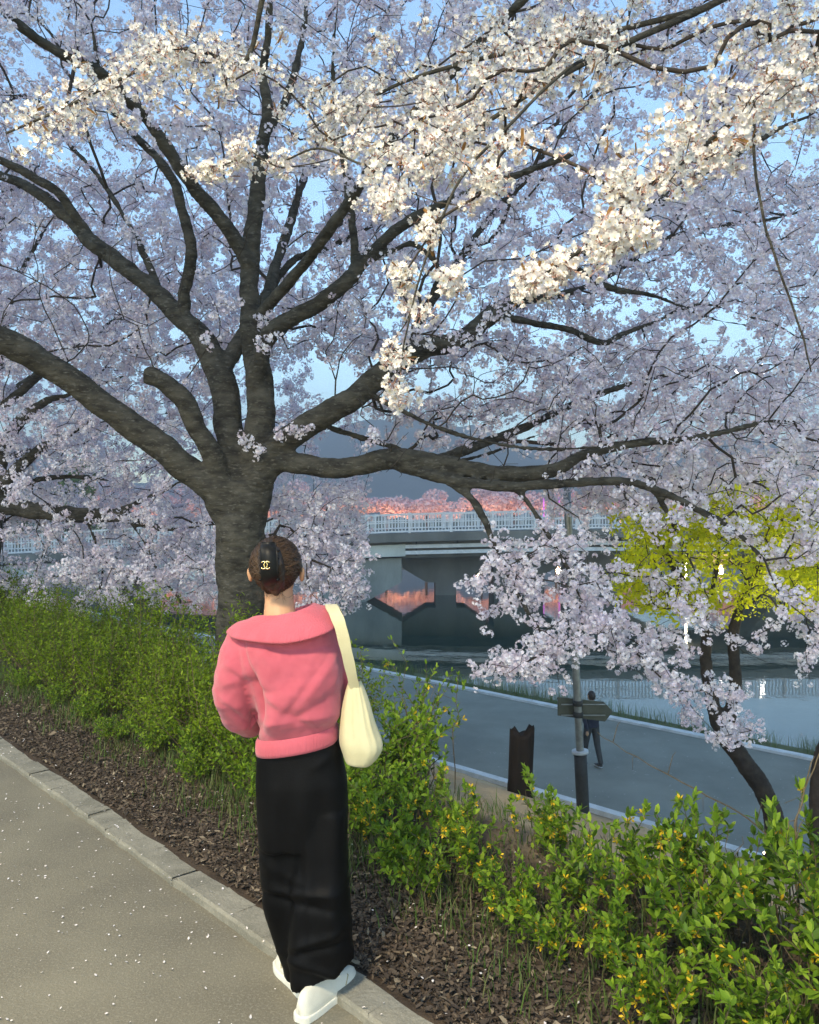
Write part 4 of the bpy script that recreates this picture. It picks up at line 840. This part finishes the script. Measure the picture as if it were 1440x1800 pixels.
# ------------------------------------------------------------------ furniture on the bank
def furniture():
    D = 10.4; b = P(1026, 900, D); g = ground_z(b.x, D); zt = P(0, 850, D).z
    r = empty('direction_sign', (b.x, D, g), 0, 'arrow-ended direction sign seen from behind on a slim pole', 'sign')
    lx = P(996, 0, D).x - b.x
    zs = lambda y: P(0, y, D).z - g
    def xx(z): return lx * z / (zt - g)
    MB().tube([(xx(z), 0, z) for z in np.linspace(-.3, zt - g, 12)], .052, 12).build('pole', MT['steel'], r, True)
    MB().tube([(xx(z), 0, z) for z in np.linspace(-.3, zs(1325), 5)], .085, 12).build('sleeve', MT['dark_metal'], r, True)
    MB().tube([(xx(zs(1327)), 0, zs(1324)), (xx(zs(1319)), 0, zs(1319))], .11, 16).build('collar_ring', MT['white_paint'], r, True)
    sx = lambda x: P(x, 0, D).x - b.x
    p = MB(); p.prism([(sx(982), zs(1227)), (sx(1064), zs(1236)), (sx(1080), zs(1253)), (sx(1066), zs(1271)), (sx(982), zs(1260))], .06, .085, 1); pl = p.build('sign_plate', MT['sign'], r, bevel=.006)
    for y in (1237, 1256): MB().box((sx(988), .035, zs(y) - .03), (sx(1066), .06, zs(y) + .03 - .045)).build('bracket', MT['steel'], pl, bevel=.006)
    for y in (1236, 1256): MB().tube([(xx(zs(y)), 0, zs(y) - .035), (xx(zs(y)), 0, zs(y) + .035)], .066, 12).build('clamp', MT['dark_metal'], r, True)
    # charred stump post
    D = 6.0; b = P(915, 900, D); g = ground_z(b.x, D); z1 = P(0, 1284, D).z - g; mb = MB(); V = []; n = 22; rows = 16
    for i in range(rows + 1):
        z = -.2 + (z1 + .2) * i / rows
        for j in range(n):
            a = 2 * math.pi * j / n; rr = .086 * (1 + .14 * math.sin(2 * a + .7) + .10 * noise.noise((math.cos(a) * 1.5, math.sin(a) * 1.5, z * 2)) + .05 * noise.noise((math.cos(a) * 4, math.sin(a) * 4, z * 3)))
            if z < .15: rr *= 1.05
            zz = z + (max(0, i - rows + 2) / 2) * (.05 * noise.noise((math.cos(a) * 1.8 + 3, math.sin(a) * 1.8, 0)) + (.03 if math.cos(a) > .5 or math.cos(a) < -.6 else -.02))
            V.append((rr * math.cos(a), rr * math.sin(a), zz))
    Fc = [(i * n + j, i * n + (j + 1) % n, (i + 1) * n + (j + 1) % n, (i + 1) * n + j) for i in range(rows) for j in range(n)]; V.append((0, 0, z1 - .05)); Fc += [(rows * n + j, rows * n + (j + 1) % n, len(V) - 1) for j in range(n)]
    o = obj('wooden_post', mesh('wooden_post', V, Fc), MT['charred']); o.location = (b.x, D, g); o.rotation_euler = (0, R(1.5), 0)
    tag(o, 'charred black wooden post with a jagged top on the sandy slope', 'post')
    D = 8.1; b = P(1352, 900, D); g = ground_z(b.x, D)     # uplight at the foot of the yellow-green tree
    r = empty('uplight', (b.x, D, g), 0, 'small garden uplight at the foot of the yellow-green tree', 'lamp')
    MB().tube([(0, 0, -.1), (0, 0, .12)], .02, 8).build('stake', MT['dark_metal'], r, True)
    MB().tube([(0, 0, .11), (0, .01, .20), (0, .015, .24)], [.035, .055, .06], 12).build('housing', MT['dark_metal'], r, True)
    MB().add(*ellipsoid((0, .015, .242), (.05, .05, .012), 12, 6)).build('lens', MT['lamp_glow'], r, True)
    ld = bpy.data.lights.new('uplight_bulb', 'SPOT'); ld.spot_size = R(84); ld.spot_blend = .7; ld.energy = 190; ld.color = (1.0, .93, .72); ld.shadow_soft_size = .05
    lo = bpy.data.objects.new('bulb', ld); COL.objects.link(lo); lo.parent = r; lo.location = (0, .015, .27); lo.rotation_euler = (R(180), R(10), 0)
    # street lamp behind the viewer, its light falls on path and blossoms
    for (x, y, z, wt, label) in ((*LAMP_POS, LAMP_W, 'street lamp on the far side of the footpath, behind the viewer'), (-7.0, 2.6, 5.6, LAMP_W * .6, 'next street lamp along the footpath, across from the left hedge')):
        bx, by = x - 1.0, y - .2
        r = empty('street_lamp', (bx, by, 0), 0, label, 'street lamp', 'street lamps along the footpath')
        MB().tube([(0, 0, -.1), (0, 0, .12)], .14, 14).build('base', MT['dark_metal'], r, True)
        MB().tube([(0, 0, 0), (0, 0, 3.5), (0, 0, z - .1), (.15, .03, z + .22), (.45, .09, z + .32), (.75, .15, z + .3)], [.075, .065, .055, .045, .04, .04], 12).build('pole', MT['dark_metal'], r, True)
        MB().add(*ellipsoid((1.0, .2, z + .28), (.34, .15, .08), 18, 8)).build('lamp_head', MT['dark_metal'], r, True)
        MB().add(*ellipsoid((1.0, .2, z + .20), (.24, .10, .035), 18, 6)).build('lens', MT['lamp_glow'], r, True)
        ld = bpy.data.lights.new('street_lamp_bulb', 'SPOT'); ld.spot_size = R(158); ld.spot_blend = .55; ld.energy = wt; ld.color = (1.0, .85, .58); ld.shadow_soft_size = .4
        lo = bpy.data.objects.new('bulb', ld); COL.objects.link(lo); lo.parent = r; lo.location = (1.0, .2, z + .02)
furniture()

# ------------------------------------------------------------------ people
def ring_loft(rings, n=36, ex=2.4):                   # rings: (cx, cy, cz, rx, ry, tilt dz/dx)
    V = []; k = len(rings)
    for (cx, cy, cz, rx, ry, tl) in rings:
        for j in range(n):
            a = 2 * math.pi * j / n; c, s = math.cos(a), math.sin(a)
            x = rx * math.copysign(abs(c) ** (2 / ex), c); y = ry * math.copysign(abs(s) ** (2 / ex), s); V.append((cx + x, cy + y, cz + tl * x))
    Fc = [(i * n + j, i * n + (j + 1) % n, (i + 1) * n + (j + 1) % n, (i + 1) * n + j) for i in range(k - 1) for j in range(n)]
    Fc += [tuple(range(n))[::-1], tuple((k - 1) * n + j for j in range(n))]
    return V, Fc
def rr(y, xl, xr, D, ry, tl=0.0):                      # a ring from pixel extents
    a = P(xl, y, D); b = P(xr, y, D); return ((a.x + b.x) / 2, D, a.z, (b.x - a.x) / 2, ry, tl)
def shoe(root, name, heel, yaw, L=.255):
    secs = [(-.028, .010, .040), (-.019, .023, .062), (0.0, .032, .076), (.05, .036, .080), (.10, .036, .077), (.15, .041, .063), (.19, .045, .053), (.225, .042, .045), (.25, .030, .036), (.264, .010, .026)]
    q = spline([(a, b, c) for a, b, c in secs], 4); V = []; n = 18
    for (yy, w, h) in q:
        for j in range(n):
            a = 2 * math.pi * j / n; c, s = math.cos(a), math.sin(a)
            V.append((w * math.copysign(abs(c) ** .75, c) * (1 - .25 * max(0, s)), yy, .022 + h * max(-.1, s) ** 1.0 if s > 0 else .022 + .006 * s))
    Fc = [(i * n + j, i * n + (j + 1) % n, (i + 1) * n + (j + 1) % n, (i + 1) * n + j) for i in range(len(q) - 1) for j in range(n)] + [tuple(range(n))[::-1], tuple((len(q) - 1) * n + j for j in range(n))]
    up = obj(name, mesh(name, V, Fc), MT['shoe'], root); up.location = Vector(heel) - root.location; up.rotation_euler = (0, 0, yaw)
    mb = MB(); out = []
    for (yy, w, h) in q: out.append((w + .005, yy))
    poly = [(x, y) for x, y in out] + [(-x, y) for x, y in reversed(out)]; poly = [(x, y + (.006 if y > .24 else -.006 if y < 0 else 0)) for x, y in poly]
    mb.prism(poly, 0.0, .024, 2); mb.build('sole', MT['sole'], up, bevel=.004)
    for k in range(4): MB().tube([(-.024, .105 + k * .017, .094 - k * .007), (0, .108 + k * .017, .108 - k * .008), (.024, .105 + k * .017, .094 - k * .007)], .0032, 6).build('lace', MT['sole'], up, True)
    MB().tube([(-.040, .17, .040), (-.03, .195, .060), (0, .205, .068), (.03, .195, .060), (.040, .17, .040)], .0022, 6).build('toe_seam', MT['bag_dark'], up, True)
    return up
def woman():
    D0 = 2.76; root = empty('person', (P(550, 0, D0).x, D0, 0), 0, 'person seen from behind in pink knit sweater and wide black trousers', 'person')
    inv = Matrix.Translation(root.location).inverted()
    def part(name, me, m, parent=root):
        o = obj(name, me, m, parent); 
        if parent is root: o.matrix_parent_inverse = inv
        else: o.matrix_parent_inverse = (Matrix.Translation(root.location)).inverted() if False else Matrix.Identity(4)
        return o
    # --- body: head with face, ears, neck, torso, arms and hands in one skin
    mb = MB(); hc = P(486, 996, 2.80)
    mb.add(*ellipsoid(hc, (.078, .094, .098), 28, 18))
    mb.add(*ellipsoid(hc + Vector((.002, .035, -.055)), (.056, .062, .066), 24, 14))          # jaw
    mb.add(*ellipsoid(hc + Vector((.0, .098, -.020)), (.013, .022, .022), 12, 8))             # nose
    mb.add(*ellipsoid(hc + Vector((.0, .088, -.055)), (.024, .014, .010), 12, 8))             # lips
    for sx in (-1, 1):
        mb.add(*ellipsoid(hc + Vector((sx * .030, .085, .004)), (.016, .010, .009), 10, 6))   # eyes
        e = hc + Vector((sx * .091, -.004, -.026)); mb.add(*ellipsoid(e, (.010, .016, .030), 12, 8)); mb.add(*ellipsoid(e + Vector((sx * .005, -.007, .006)), (.007, .010, .020), 10, 6))
    mb.tube([P(489, 1025, 2.80), P(491, 1055, 2.79), P(492, 1080, 2.77), P(495, 1105, 2.77)], [.050, .051, .057, .075], 18)
    mb.add(*ring_loft([rr(1095, 455, 555, 2.77, .06), rr(1120, 430, 580, 2.78, .08), rr(1200, 455, 585, 2.79, .09), rr(1290, 462, 582, 2.79, .085), rr(1350, 462, 596, 2.79, .09)], 24))
    arms = {-1: [P(432, 1125, 2.78), P(408, 1230, 2.78), P(452, 1268, 2.98), P(478, 1262, 3.06)], 1: [P(575, 1110, 2.80), P(600, 1205, 2.86), P(560, 1235, 3.04), P(530, 1238, 3.09)]}
    for sx, a in arms.items():
        mb.tube(a, [.045, .038, .026, .024], 12)
        w = a[3]; d = (a[3] - a[2]).normalized(); up = Vector((0, 0, 1)); side = d.cross(up).normalized()
        mb.add(*ellipsoid(w + d * .03, (.038, .024, .034), 14, 10))
        for k in range(4):
            f0 = w + d * .05 + up * (.027 - .018 * k); l = (.062, .07, .066, .052)[k]
            mb.tube([f0, f0 + d * l * .5 + Vector((0, .006, -.004)), f0 + d * l * .8 + Vector((0, -.008, -.012)), f0 + d * l * .85 + Vector((0, -.022, -.02))], [.0095, .009, .0085, .0075], 10)
        mb.tube([w + d * .01 + up * .022, w + d * .035 + up * .048 + Vector((0, -.012, 0)), w + d * .06 + up * .055 + Vector((0, -.02, 0))], [.0115, .0105, .009], 10)
    part('body', remesh(mb, .005, 3, 'body'), MT['skin'])
    # --- hair: cap over the skull, gathered up in a roll
    mb = MB()
    def hf(q):
        x, y, z = q
        if z < -.15: k = 1 - .34 * min(1, (-z - .15) / .75); x *= k; y = y * k - .05
        if y > .25 and z < .35: y = .25 + (y - .25) * .15
        return [x, y, z]
    mb.add(*ellipsoid(P(485, 996, 2.785), (.0905, .106, .105), 36, 24, hf))
    mb.tube([P(486, 1044, 2.738), P(481, 1030, 2.705), P(473, 1004, 2.675), P(469, 970, 2.678), P(472, 950, 2.72)], [.010, .026, .034, .030, .016], 16)
    mb.tube([P(496, 1036, 2.725), P(492, 1018, 2.692), P(487, 992, 2.675), P(483, 962, 2.688)], [.008, .017, .023, .016], 14)
    me = remesh(mb, .0045, 4, 'hair'); v = getv(me); nn = getn(me)
    d = np.array([.0016 * math.sin((p[0] * 1.0 + .5 * abs(p[2] - hc.z)) * 520 + 6 * nz(p, 14)) * .7 + .003 * nz((p[0], p[1], p[2] * .25), 40) for p in v]); setv(me, v + nn * d[:, None])
    part('hair', me, MT['hair'])
    # strands swept from the hairline up to the clip
    g = random.Random(5); C0 = P(485, 996, 2.785); RX = (.0915, .107, .106); V = []; Fc = []
    tgt = Vector((-.18, -.97, .10)).normalized()
    def surf(d, off):
        q = hf(list(d.normalized())); return C0 + Vector((q[0] * (RX[0] + off), q[1] * (RX[1] + off), q[2] * (RX[2] + off)))
    for k in range(950):
        a = g.uniform(0, 6.283); z = g.uniform(-.95, .98); d = Vector((math.cos(a) * math.sqrt(1 - z * z), math.sin(a) * math.sqrt(1 - z * z), z))
        if d.y > .2 and d.z < .3: continue
        e = (tgt + Vector((g.gauss(0, .10), g.gauss(0, .05), g.gauss(0, .32)))).normalized(); off = g.uniform(-.0012, .0018); n = 9; ax = d.lerp(e, .5) + Vector((0, 0, g.uniform(-.12, .12)))
        pts = [surf(((1 - t) ** 2 * d + 2 * t * (1 - t) * ax + t * t * e), off + .0012 * math.sin(3.1 * t)) for t in [i / (n - 1) * .92 for i in range(n)]]
        v, f = tube(pts, [.0006] + [g.uniform(.0010, .0016)] * (n - 2) + [.0006], 3, False); o = len(V); V += v; Fc += [tuple(q + o for q in x) for x in f]
    for k in range(34):                                  # short loose hairs at the nape and sides
        b = P(g.uniform(452, 522), g.uniform(1038, 1052), 2.735 + g.uniform(-.01, .02)); e = b + Vector((g.gauss(0, .008), g.uniform(-.012, .004), -g.uniform(.006, .022))); v, f = tube([b, (b + e) / 2 + Vector((g.gauss(0, .003), -.003, 0)), e], [.0006, .0005, .0003], 3, False); o = len(V); V += v; Fc += [tuple(q + o for q in x) for x in f]
    st = part('hair_strands', mesh('hair_strands', V, Fc), MT['strand']); st['kind'] = 'stuff'
    # --- claw clip with its gold emblem
    V = []; nu, nv = 12, 14
    for i in range(nv + 1):
        t = i / nv; y = 953 + 78 * t; w = .030 * (1 - .25 * (2 * t - 1) ** 4); dep = 2.626 + .045 * (2 * t - 1) ** 4 + .015 * (t - .5) ** 2
        for k in range(2):
            for j in range(nu + 1):
                u = 2 * j / nu - 1; c = P(470 + 3 * t, y, dep); V.append((c.x + u * w, dep + .016 * u * u + .005 * k, c.z))
    m = 2 * (nu + 1); Fc = []
    for i in range(nv):
        for j in range(nu):
            a = i * m + j; Fc.append((a, a + 1, a + m + 1, a + m)); a += nu + 1; Fc.append((a, a + m, a + m + 1, a + 1))
        for j in (0, nu): a = i * m + j; Fc.append((a, a + m, a + m + nu + 1, a + nu + 1))
    for i in (0, nv):
        for j in range(nu): a = i * m + j; Fc.append((a, a + 1, a + nu + 2, a + nu + 1))
    clip = part('claw_clip', mesh('claw_clip', V, Fc), MT['clip'])
    mb = MB()
    for k in range(5):
        for sx in (-1, 1):
            c = P(471, 968 + 13 * k, 2.635); mb.tube([c + Vector((sx * .028, .015, 0)), c + Vector((sx * .032, .035, -.002)), c + Vector((sx * .024, .055, -.004))], [.004, .0035, .002], 6)
    o = mb.build('claw_teeth', MT['clip'], clip, True); o['kind'] = 'stuff'
    for sx in (-1, 1):
        c = P(467 + sx * 3.1, 993.5, 2.620); pts = []
        for k in range(19):
            a = R(42 + k * (276 / 18)); pts.append(c + Vector((sx * .0112 * math.cos(a), .001 - .001 * sx, .0122 * math.sin(a))))
        c = None
        MB().tube(pts, .0025, 8).build('emblem', MT['gold'], clip, True)
    # --- trousers
    mb = MB()
    mb.add(*ring_loft([rr(1282, 458, 590, 2.79, .10, .17), rr(1320, 453, 599, 2.79, .11, .08), rr(1370, 450, 611, 2.785, .12, .02), rr(1430, 450, 614, 2.785, .12), rr(1480, 453, 614, 2.785, .115)], 40, 2.6))
    mb.add(*ring_loft([rr(1420, 520, 613, 2.765, .095), rr(1500, 518, 615, 2.76, .10), rr(1580, 513, 618, 2.745, .105), rr(1640, 508, 620, 2.735, .098), rr(1685, 508, 623, 2.735, .085, .25), rr(1708, 512, 625, 2.735, .078, .50)], 32, 2.5))
    mb.add(*ring_loft([rr(1420, 451, 548, 2.80, .095), rr(1500, 455, 556, 2.80, .10), rr(1580, 465, 566, 2.82, .10), rr(1640, 480, 580, 2.85, .10), rr(1690, 495, 592, 2.88, .10), rr(1722, 502, 600, 2.90, .10)], 32, 2.5))
    me = remesh(mb, .008, 5, 'trousers'); v = getv(me); nn = getn(me)
    def tf(p):
        px = 720 + p[0] / p[1] * F; py = 900 + (1.7 - p[2]) / p[1] * F; d = 0.0
        d += .006 * math.sin(px * .11 + .5 * math.sin(py * .012)) * sstep(1330, 1460, py) * (1 - .5 * sstep(1600, 1700, py))     # vertical drape
        d -= .011 * math.exp(-((px - 528 - .03 * (py - 1500)) / 9) ** 2) * sstep(1420, 1520, py) * (1 - sstep(1640, 1700, py))        # valley between the legs
        for (cx, cy, L, w, a, amp) in ((530, 1573, 60, 9, .10, .016), (520, 1590, 70, 8, .28, -.012), (560, 1655, 50, 8, -.35, .012), (560, 1672, 60, 7, -.25, -.010), (550, 1705, 70, 9, .35, .012), (570, 1722, 60, 8, .1, -.008), (500, 1540, 50, 10, .5, .008), (580, 1610, 40, 30, 1.2, .008), (580, 1330, 40, 8, -.7, .006)):
            dx, dy = px - cx, py - cy; s_ = dx * math.cos(a) + dy * math.sin(a); q = -dx * math.sin(a) + dy * math.cos(a) + s_ * s_ * .0016; d += .95 * amp * math.exp(-(abs(q) / w) ** 1.6) * math.exp(-(s_ / L) ** 4)
        return d + .003 * nz(p, 9)
    d = np.array([tf(p) for p in v]); setv(me, v + nn * d[:, None]); part('trousers', me, MT['trousers'])
    # --- sweater
    mb = MB()
    mb.add(*ring_loft([rr(1078, 452, 560, 2.77, .070, .14), rr(1100, 420, 586, 2.77, .102, .10), rr(1130, 414, 598, 2.77, .122, .05), rr(1170, 424, 603, 2.77, .134, .02), rr(1210, 436, 603, 2.77, .140), rr(1240, 444, 600, 2.775, .140, .02), rr(1262, 450, 597, 2.78, .132, .06), rr(1276, 456, 592, 2.785, .116, .12), rr(1288, 459, 589, 2.785, .104, .16)], 44, 2.35))
    mb.tube([P(436, 1118, 2.77), P(420, 1150, 2.76), P(412, 1190, 2.755), P(410, 1226, 2.765), P(420, 1256, 2.82), P(442, 1270, 2.90), P(455, 1268, 2.96)], [.068, .070, .070, .068, .062, .054, .044], 22)
    mb.tube([P(570, 1105, 2.79), P(588, 1140, 2.81), P(596, 1180, 2.84), P(597, 1212, 2.88), P(584, 1232, 2.96), P(562, 1238, 3.03)], [.060, .058, .056, .054, .05, .042], 20)
    me = remesh(mb, .0065, 6, 'sweater'); v = getv(me); nn = getn(me)
    folds = [(437, 1168, 50, 3.0, 1.25, .001, -.006), (520, 1140, 95, 9, .0, .0013, -.008), (565, 1190, 80, 15, -.95, 0, .012), (540, 1205, 80, 13, -.95, 0, -.010), (515, 1225, 75, 14, -.9, 0, .010), (560, 1240, 60, 11, -.55, 0, -.008), (500, 1255, 55, 10, .5, 0, -.009), (480, 1235, 45, 10, .85, 0, .008),
             (448, 1232, 46, 8, 1.4, 0, -.034), (440, 1203, 40, 8, .55, 0, -.014), (425, 1190, 40, 10, .7, 0, .010), (415, 1250, 40, 9, .75, 0, .008), (430, 1265, 40, 7, .6, 0, -.010), (395, 1205, 40, 10, -.4, 0, .006), (470, 1150, 50, 14, 1.1, 0, .006), (590, 1130, 60, 12, 1.35, 0, -.008), (525, 1268, 70, 7, -.12, .0008, .008)]
    def sf(p):
        px = 720 + p[0] / p[1] * F; py = 900 + (1.7 - p[2]) / p[1] * F; d = .006 * nz(p, 7) + .004 * nz(p, 17, 4) + .0022 * nz(p, 38, 9)
        if p[1] < 2.80:
            for (cx, cy, L, w, a, cv, amp) in folds:
                dx, dy = px - cx, py - cy; s_ = dx * math.cos(a) + dy * math.sin(a); q = -dx * math.sin(a) + dy * math.cos(a) + cv * s_ * s_; d += 1.4 * amp * math.exp(-(abs(q) / w) ** 1.5 * .8) * math.exp(-(s_ / L) ** 4)
        return d
    d = np.array([sf(p) for p in v]); setv(me, v + nn * d[:, None]); part('sweater', me, MT['sweater'])
    # waistband: a ribbed sleeve round the hips
    V = []; n = 72; rows = [(1277, .004), (1283, .012), (1292, .013), (1300, .013), (1306, .011), (1307, .004)]
    for (y, off) in rows:
        c = rr(y, 457, 589, 2.787, .104, .165)
        for j in range(n):
            a = 2 * math.pi * j / n; cs, sn = math.cos(a), math.sin(a); x = (c[3] + off) * math.copysign(abs(cs) ** .85, cs); yy = (c[4] + off + .004) * math.copysign(abs(sn) ** .85, sn); V.append((c[0] + x, c[1] + yy, c[2] + c[5] * x - .010 + .0 * a))
    Fc = [(i * n + j, i * n + (j + 1) % n, (i + 1) * n + (j + 1) % n, (i + 1) * n + j) for i in range(len(rows) - 1) for j in range(n)]
    part('waistband', mesh('waistband', V, Fc), MT['rib'])
    # collar: wide folded shawl collar
    ths = np.linspace(0, 2 * math.pi, 65)[:-1]; V = []; key = {  # angle: right 0, front 90, left 180, back 270 -> (top x, top y, top D, low x, low y, low D)
        0: (552, 1060, 2.80, 598, 1084, 2.80), 45: (540, 1062, 2.88, 575, 1110, 2.90), 90: (495, 1078, 2.91, 500, 1150, 2.94), 135: (455, 1082, 2.88, 425, 1130, 2.90), 180: (444, 1086, 2.80, 405, 1113, 2.79), 225: (455, 1082, 2.735, 424, 1124, 2.68), 270: (500, 1080, 2.70, 500, 1131, 2.625), 315: (540, 1066, 2.735, 572, 1112, 2.66), 360: (552, 1060, 2.80, 598, 1084, 2.80)}
    ks = sorted(key); kk = np.array([key[a] for a in ks], float); kx = np.vstack([kk[-2], kk, kk[1]]); prof = 12
    for t in ths:
        a = math.degrees(t); i = min(int(a // 45), 7); f = a / 45 - i; A_, B_, C_, D_ = kx[i], kx[i + 1], kx[i + 2], kx[i + 3]
        r = .5 * ((2 * B_) + (C_ - A_) * f + (2 * A_ - 5 * B_ + 4 * C_ - D_) * f * f + (3 * B_ - A_ - 3 * C_ + D_) * f ** 3)
        T_ = P(r[0], r[1], r[2]); L_ = P(r[3], r[4], r[5]); ctr = P(497, 1085, 2.80); out = Vector((T_.x - ctr.x, T_.y - ctr.y, 0)); out.normalize(); H = (T_ - L_).length
        wob = .006 * noise.noise((math.cos(t) * 2.2, math.sin(t) * 2.2, 1.0))
        inner = T_ - out * .012 + Vector((0, 0, -.055)); V += [inner, T_ - out * .010 + Vector((0, 0, -.02)), T_ - out * .004 + Vector((0, 0, -.003)), T_ + out * .006 + Vector((0, 0, .002)), T_ + out * .016 + Vector((0, 0, -.006))]
        for q in (.25, .45, .65, .82, .95): p = T_.lerp(L_, q); b = math.sin(q * math.pi) ** .8; V.append(p + out * (.017 + .012 * b + wob * 2 * q) + Vector((0, 0, .004 * b)))
        V += [L_ + out * .010 + Vector((0, 0, -.003)), L_ - out * .008 + Vector((0, 0, .006))]
    n = len(ths); m = len(V) // n; Fc = [(i * m + j, ((i + 1) % n) * m + j, ((i + 1) % n) * m + j + 1, i * m + j + 1) for i in range(n) for j in range(m - 1)]
    me = mesh('collar', V, Fc); o = part('collar', me, MT['rib']); sb = o.modifiers.new('sub', 'SUBSURF'); sb.levels = 2; sb.render_levels = 2
    # shoes
    shoe(root, 'shoe', Vector((P(537, 0, 2.66).x, 2.645, 0)), R(-34)); shoe(root, 'shoe', Vector((P(549, 0, 2.76).x, 2.745, 0)), R(33))
    # --- shoulder bag
    bc = P(628, 1290, 2.74); broot = empty('shoulder_bag', P(628, 1340, 2.76), 0, "cream cloth shoulder bag hanging from the person's right shoulder", 'bag'); binv = Matrix.Translation(broot.location).inverted()
    V = []; n = 64
    rows = spline([(1196, 614, 634, .020), (1212, 609, 641, .030), (1240, 603, 651, .044), (1270, 599, 660, .056), (1296, 598, 670, .060), (1312, 599, 672, .060), (1328, 603, 664, .054), (1341, 608, 652, .044), (1345, 616, 644, .02)], 6)
    for r in rows:
        c = rr(r[0], r[1], r[2], 2.755, r[3], -.12)
        for j in range(n):
            a = 2 * math.pi * j / n; t = (r[0] - 1196) / 147; f = 1 + (.12 * (.35 - 1.4 * abs(noise.noise((math.cos(a) * 1.9, math.sin(a) * 1.9, .5 * t)))) + .05 * noise.noise((math.cos(a) * 6, math.sin(a) * 6, .3 * t + 4))) * (1 - .75 * sstep(.35, .9, t)) + .05 * nz((math.cos(a), math.sin(a), t * 2), 1.7)
            cs, sn = math.cos(a), math.sin(a); V.append((c[0] + c[3] * f * math.copysign(abs(cs) ** .85, cs), c[1] + c[4] * f * math.copysign(abs(sn) ** .85, sn), c[2] + c[5] * c[3] * cs * t))
    Fc = [(i * n + j, i * n + (j + 1) % n, (i + 1) * n + (j + 1) % n, (i + 1) * n + j) for i in range(len(rows) - 1) for j in range(n)] + [tuple(range(n)), tuple((len(rows) - 1) * n + j for j in range(n))[::-1]]
    o = obj('pouch', mesh('pouch', V, Fc), MT['bag'], broot); o.matrix_parent_inverse = binv
    V = []; pth = spline([tuple(P(x, y, d)) for x, y, d in ((624, 1212, 2.735), (617, 1180, 2.70), (608, 1140, 2.672), (598, 1100, 2.665), (588, 1076, 2.69), (582, 1064, 2.75), (585, 1066, 2.82), (594, 1085, 2.88), (606, 1130, 2.90), (616, 1180, 2.86), (622, 1212, 2.80))], 6); m = len(pth)
    for i, p in enumerate(pth):
        t = Vector(pth[min(i + 1, m - 1)] - pth[max(i - 1, 0)]).normalized(); sd_ = Vector((1, .15, 0)); sd_ = (sd_ - t * sd_.dot(t)).normalized(); nr = sd_.cross(t); w = .0215 + .0008 * math.sin(i)
        w *= .75 + .25 * math.sin(math.pi * i / (m - 1))
        for (a, b) in ((-1, -1), (1, -1), (1, 1), (-1, 1)): V.append(Vector(p) + sd_ * w * a + nr * .0025 * b)
    Fc = [(4 * i + a, 4 * i + (a + 1) % 4, 4 * i + 4 + (a + 1) % 4, 4 * i + 4 + a) for i in range(m - 1) for a in range(4)]
    o = obj('strap', mesh('strap', V, Fc, False), MT['bag'], broot); o.matrix_parent_inverse = binv
woman()
def walker():
    D = 17.6; f = P(1040, 1344, D); x0 = f.x; g = PATH_Z + .012; r = empty('person', (x0, D, g), 0, 'distant person in dark clothes walking on the riverside path behind the sign', 'person')
    mb = MB(); mb.add(*ellipsoid((0, 0, 1.58), (.085, .10, .12), 18, 12)); mb.tube([(0, 0, 1.5), (0, 0, 1.4)], .055, 10)
    mb.add(*ring_loft([(0, 0, 1.43, .10, .07, 0), (0, 0, 1.38, .20, .10, 0), (0, 0, 1.2, .205, .12, 0), (0, 0, 1.0, .175, .115, 0), (0, 0, .88, .18, .12, 0)], 20))
    for sx, fw in ((-1, .16), (1, -.14)):
        mb.tube([(sx * .09, 0, .93), (sx * .09, fw * .6, .5), (sx * .09, fw - (.08 if fw < 0 else 0), .10)], [.10, .07, .055], 12); mb.tube([(sx * .09, fw - .1, .05), (sx * .09, fw + .02, .06), (sx * .09, fw + .14, .035)], [.04, .05, .035], 10)
        mb.tube([(sx * .2, 0, 1.36), (sx * .25, -fw * .5, 1.08), (sx * .23, -fw * 1.4 + .06, .86)], [.062, .05, .036], 10); mb.add(*ellipsoid((sx * .23, -fw * 1.4 + .08, .80), (.03, .045, .06), 10, 8))
    me = remesh(mb, .012, 3, 'body'); o = obj('body', me, [MT['navy'], MT['skin'], MT['hair'], MT['dark_metal'], MT['white_paint']], r)
    for p in me.polygons:
        c = p.center; p.material_index = 2 if c.z > 1.6 or (c.z > 1.5 and c.y < 0) else 1 if c.z > 1.42 or (.72 < c.z < .86 and abs(c.x) > .19) else 4 if c.z < .05 else 3 if c.z < .9 else 0
    o.rotation_euler.z = R(25)
walker()
print('BLOSSOM CLUSTERS', cnt)

def haze():
    mb = MB().box((-2400, -30, -7.5), (2400, 1420, 175)); m = bpy.data.materials.new('haze'); m.use_nodes = True; nt = m.node_tree
    nt.nodes.remove(nt.nodes['Principled BSDF']); v = nt.nodes.new('ShaderNodeVolumePrincipled'); v.inputs['Color'].default_value = (.82, .88, .96, 1); v.inputs['Density'].default_value = .0014
    nt.links.new(v.outputs[0], nt.nodes['Material Output'].inputs['Volume'])
    tag(mb.build('haze', m), 'thin evening haze over the river valley', 'haze', kind='stuff')
haze()
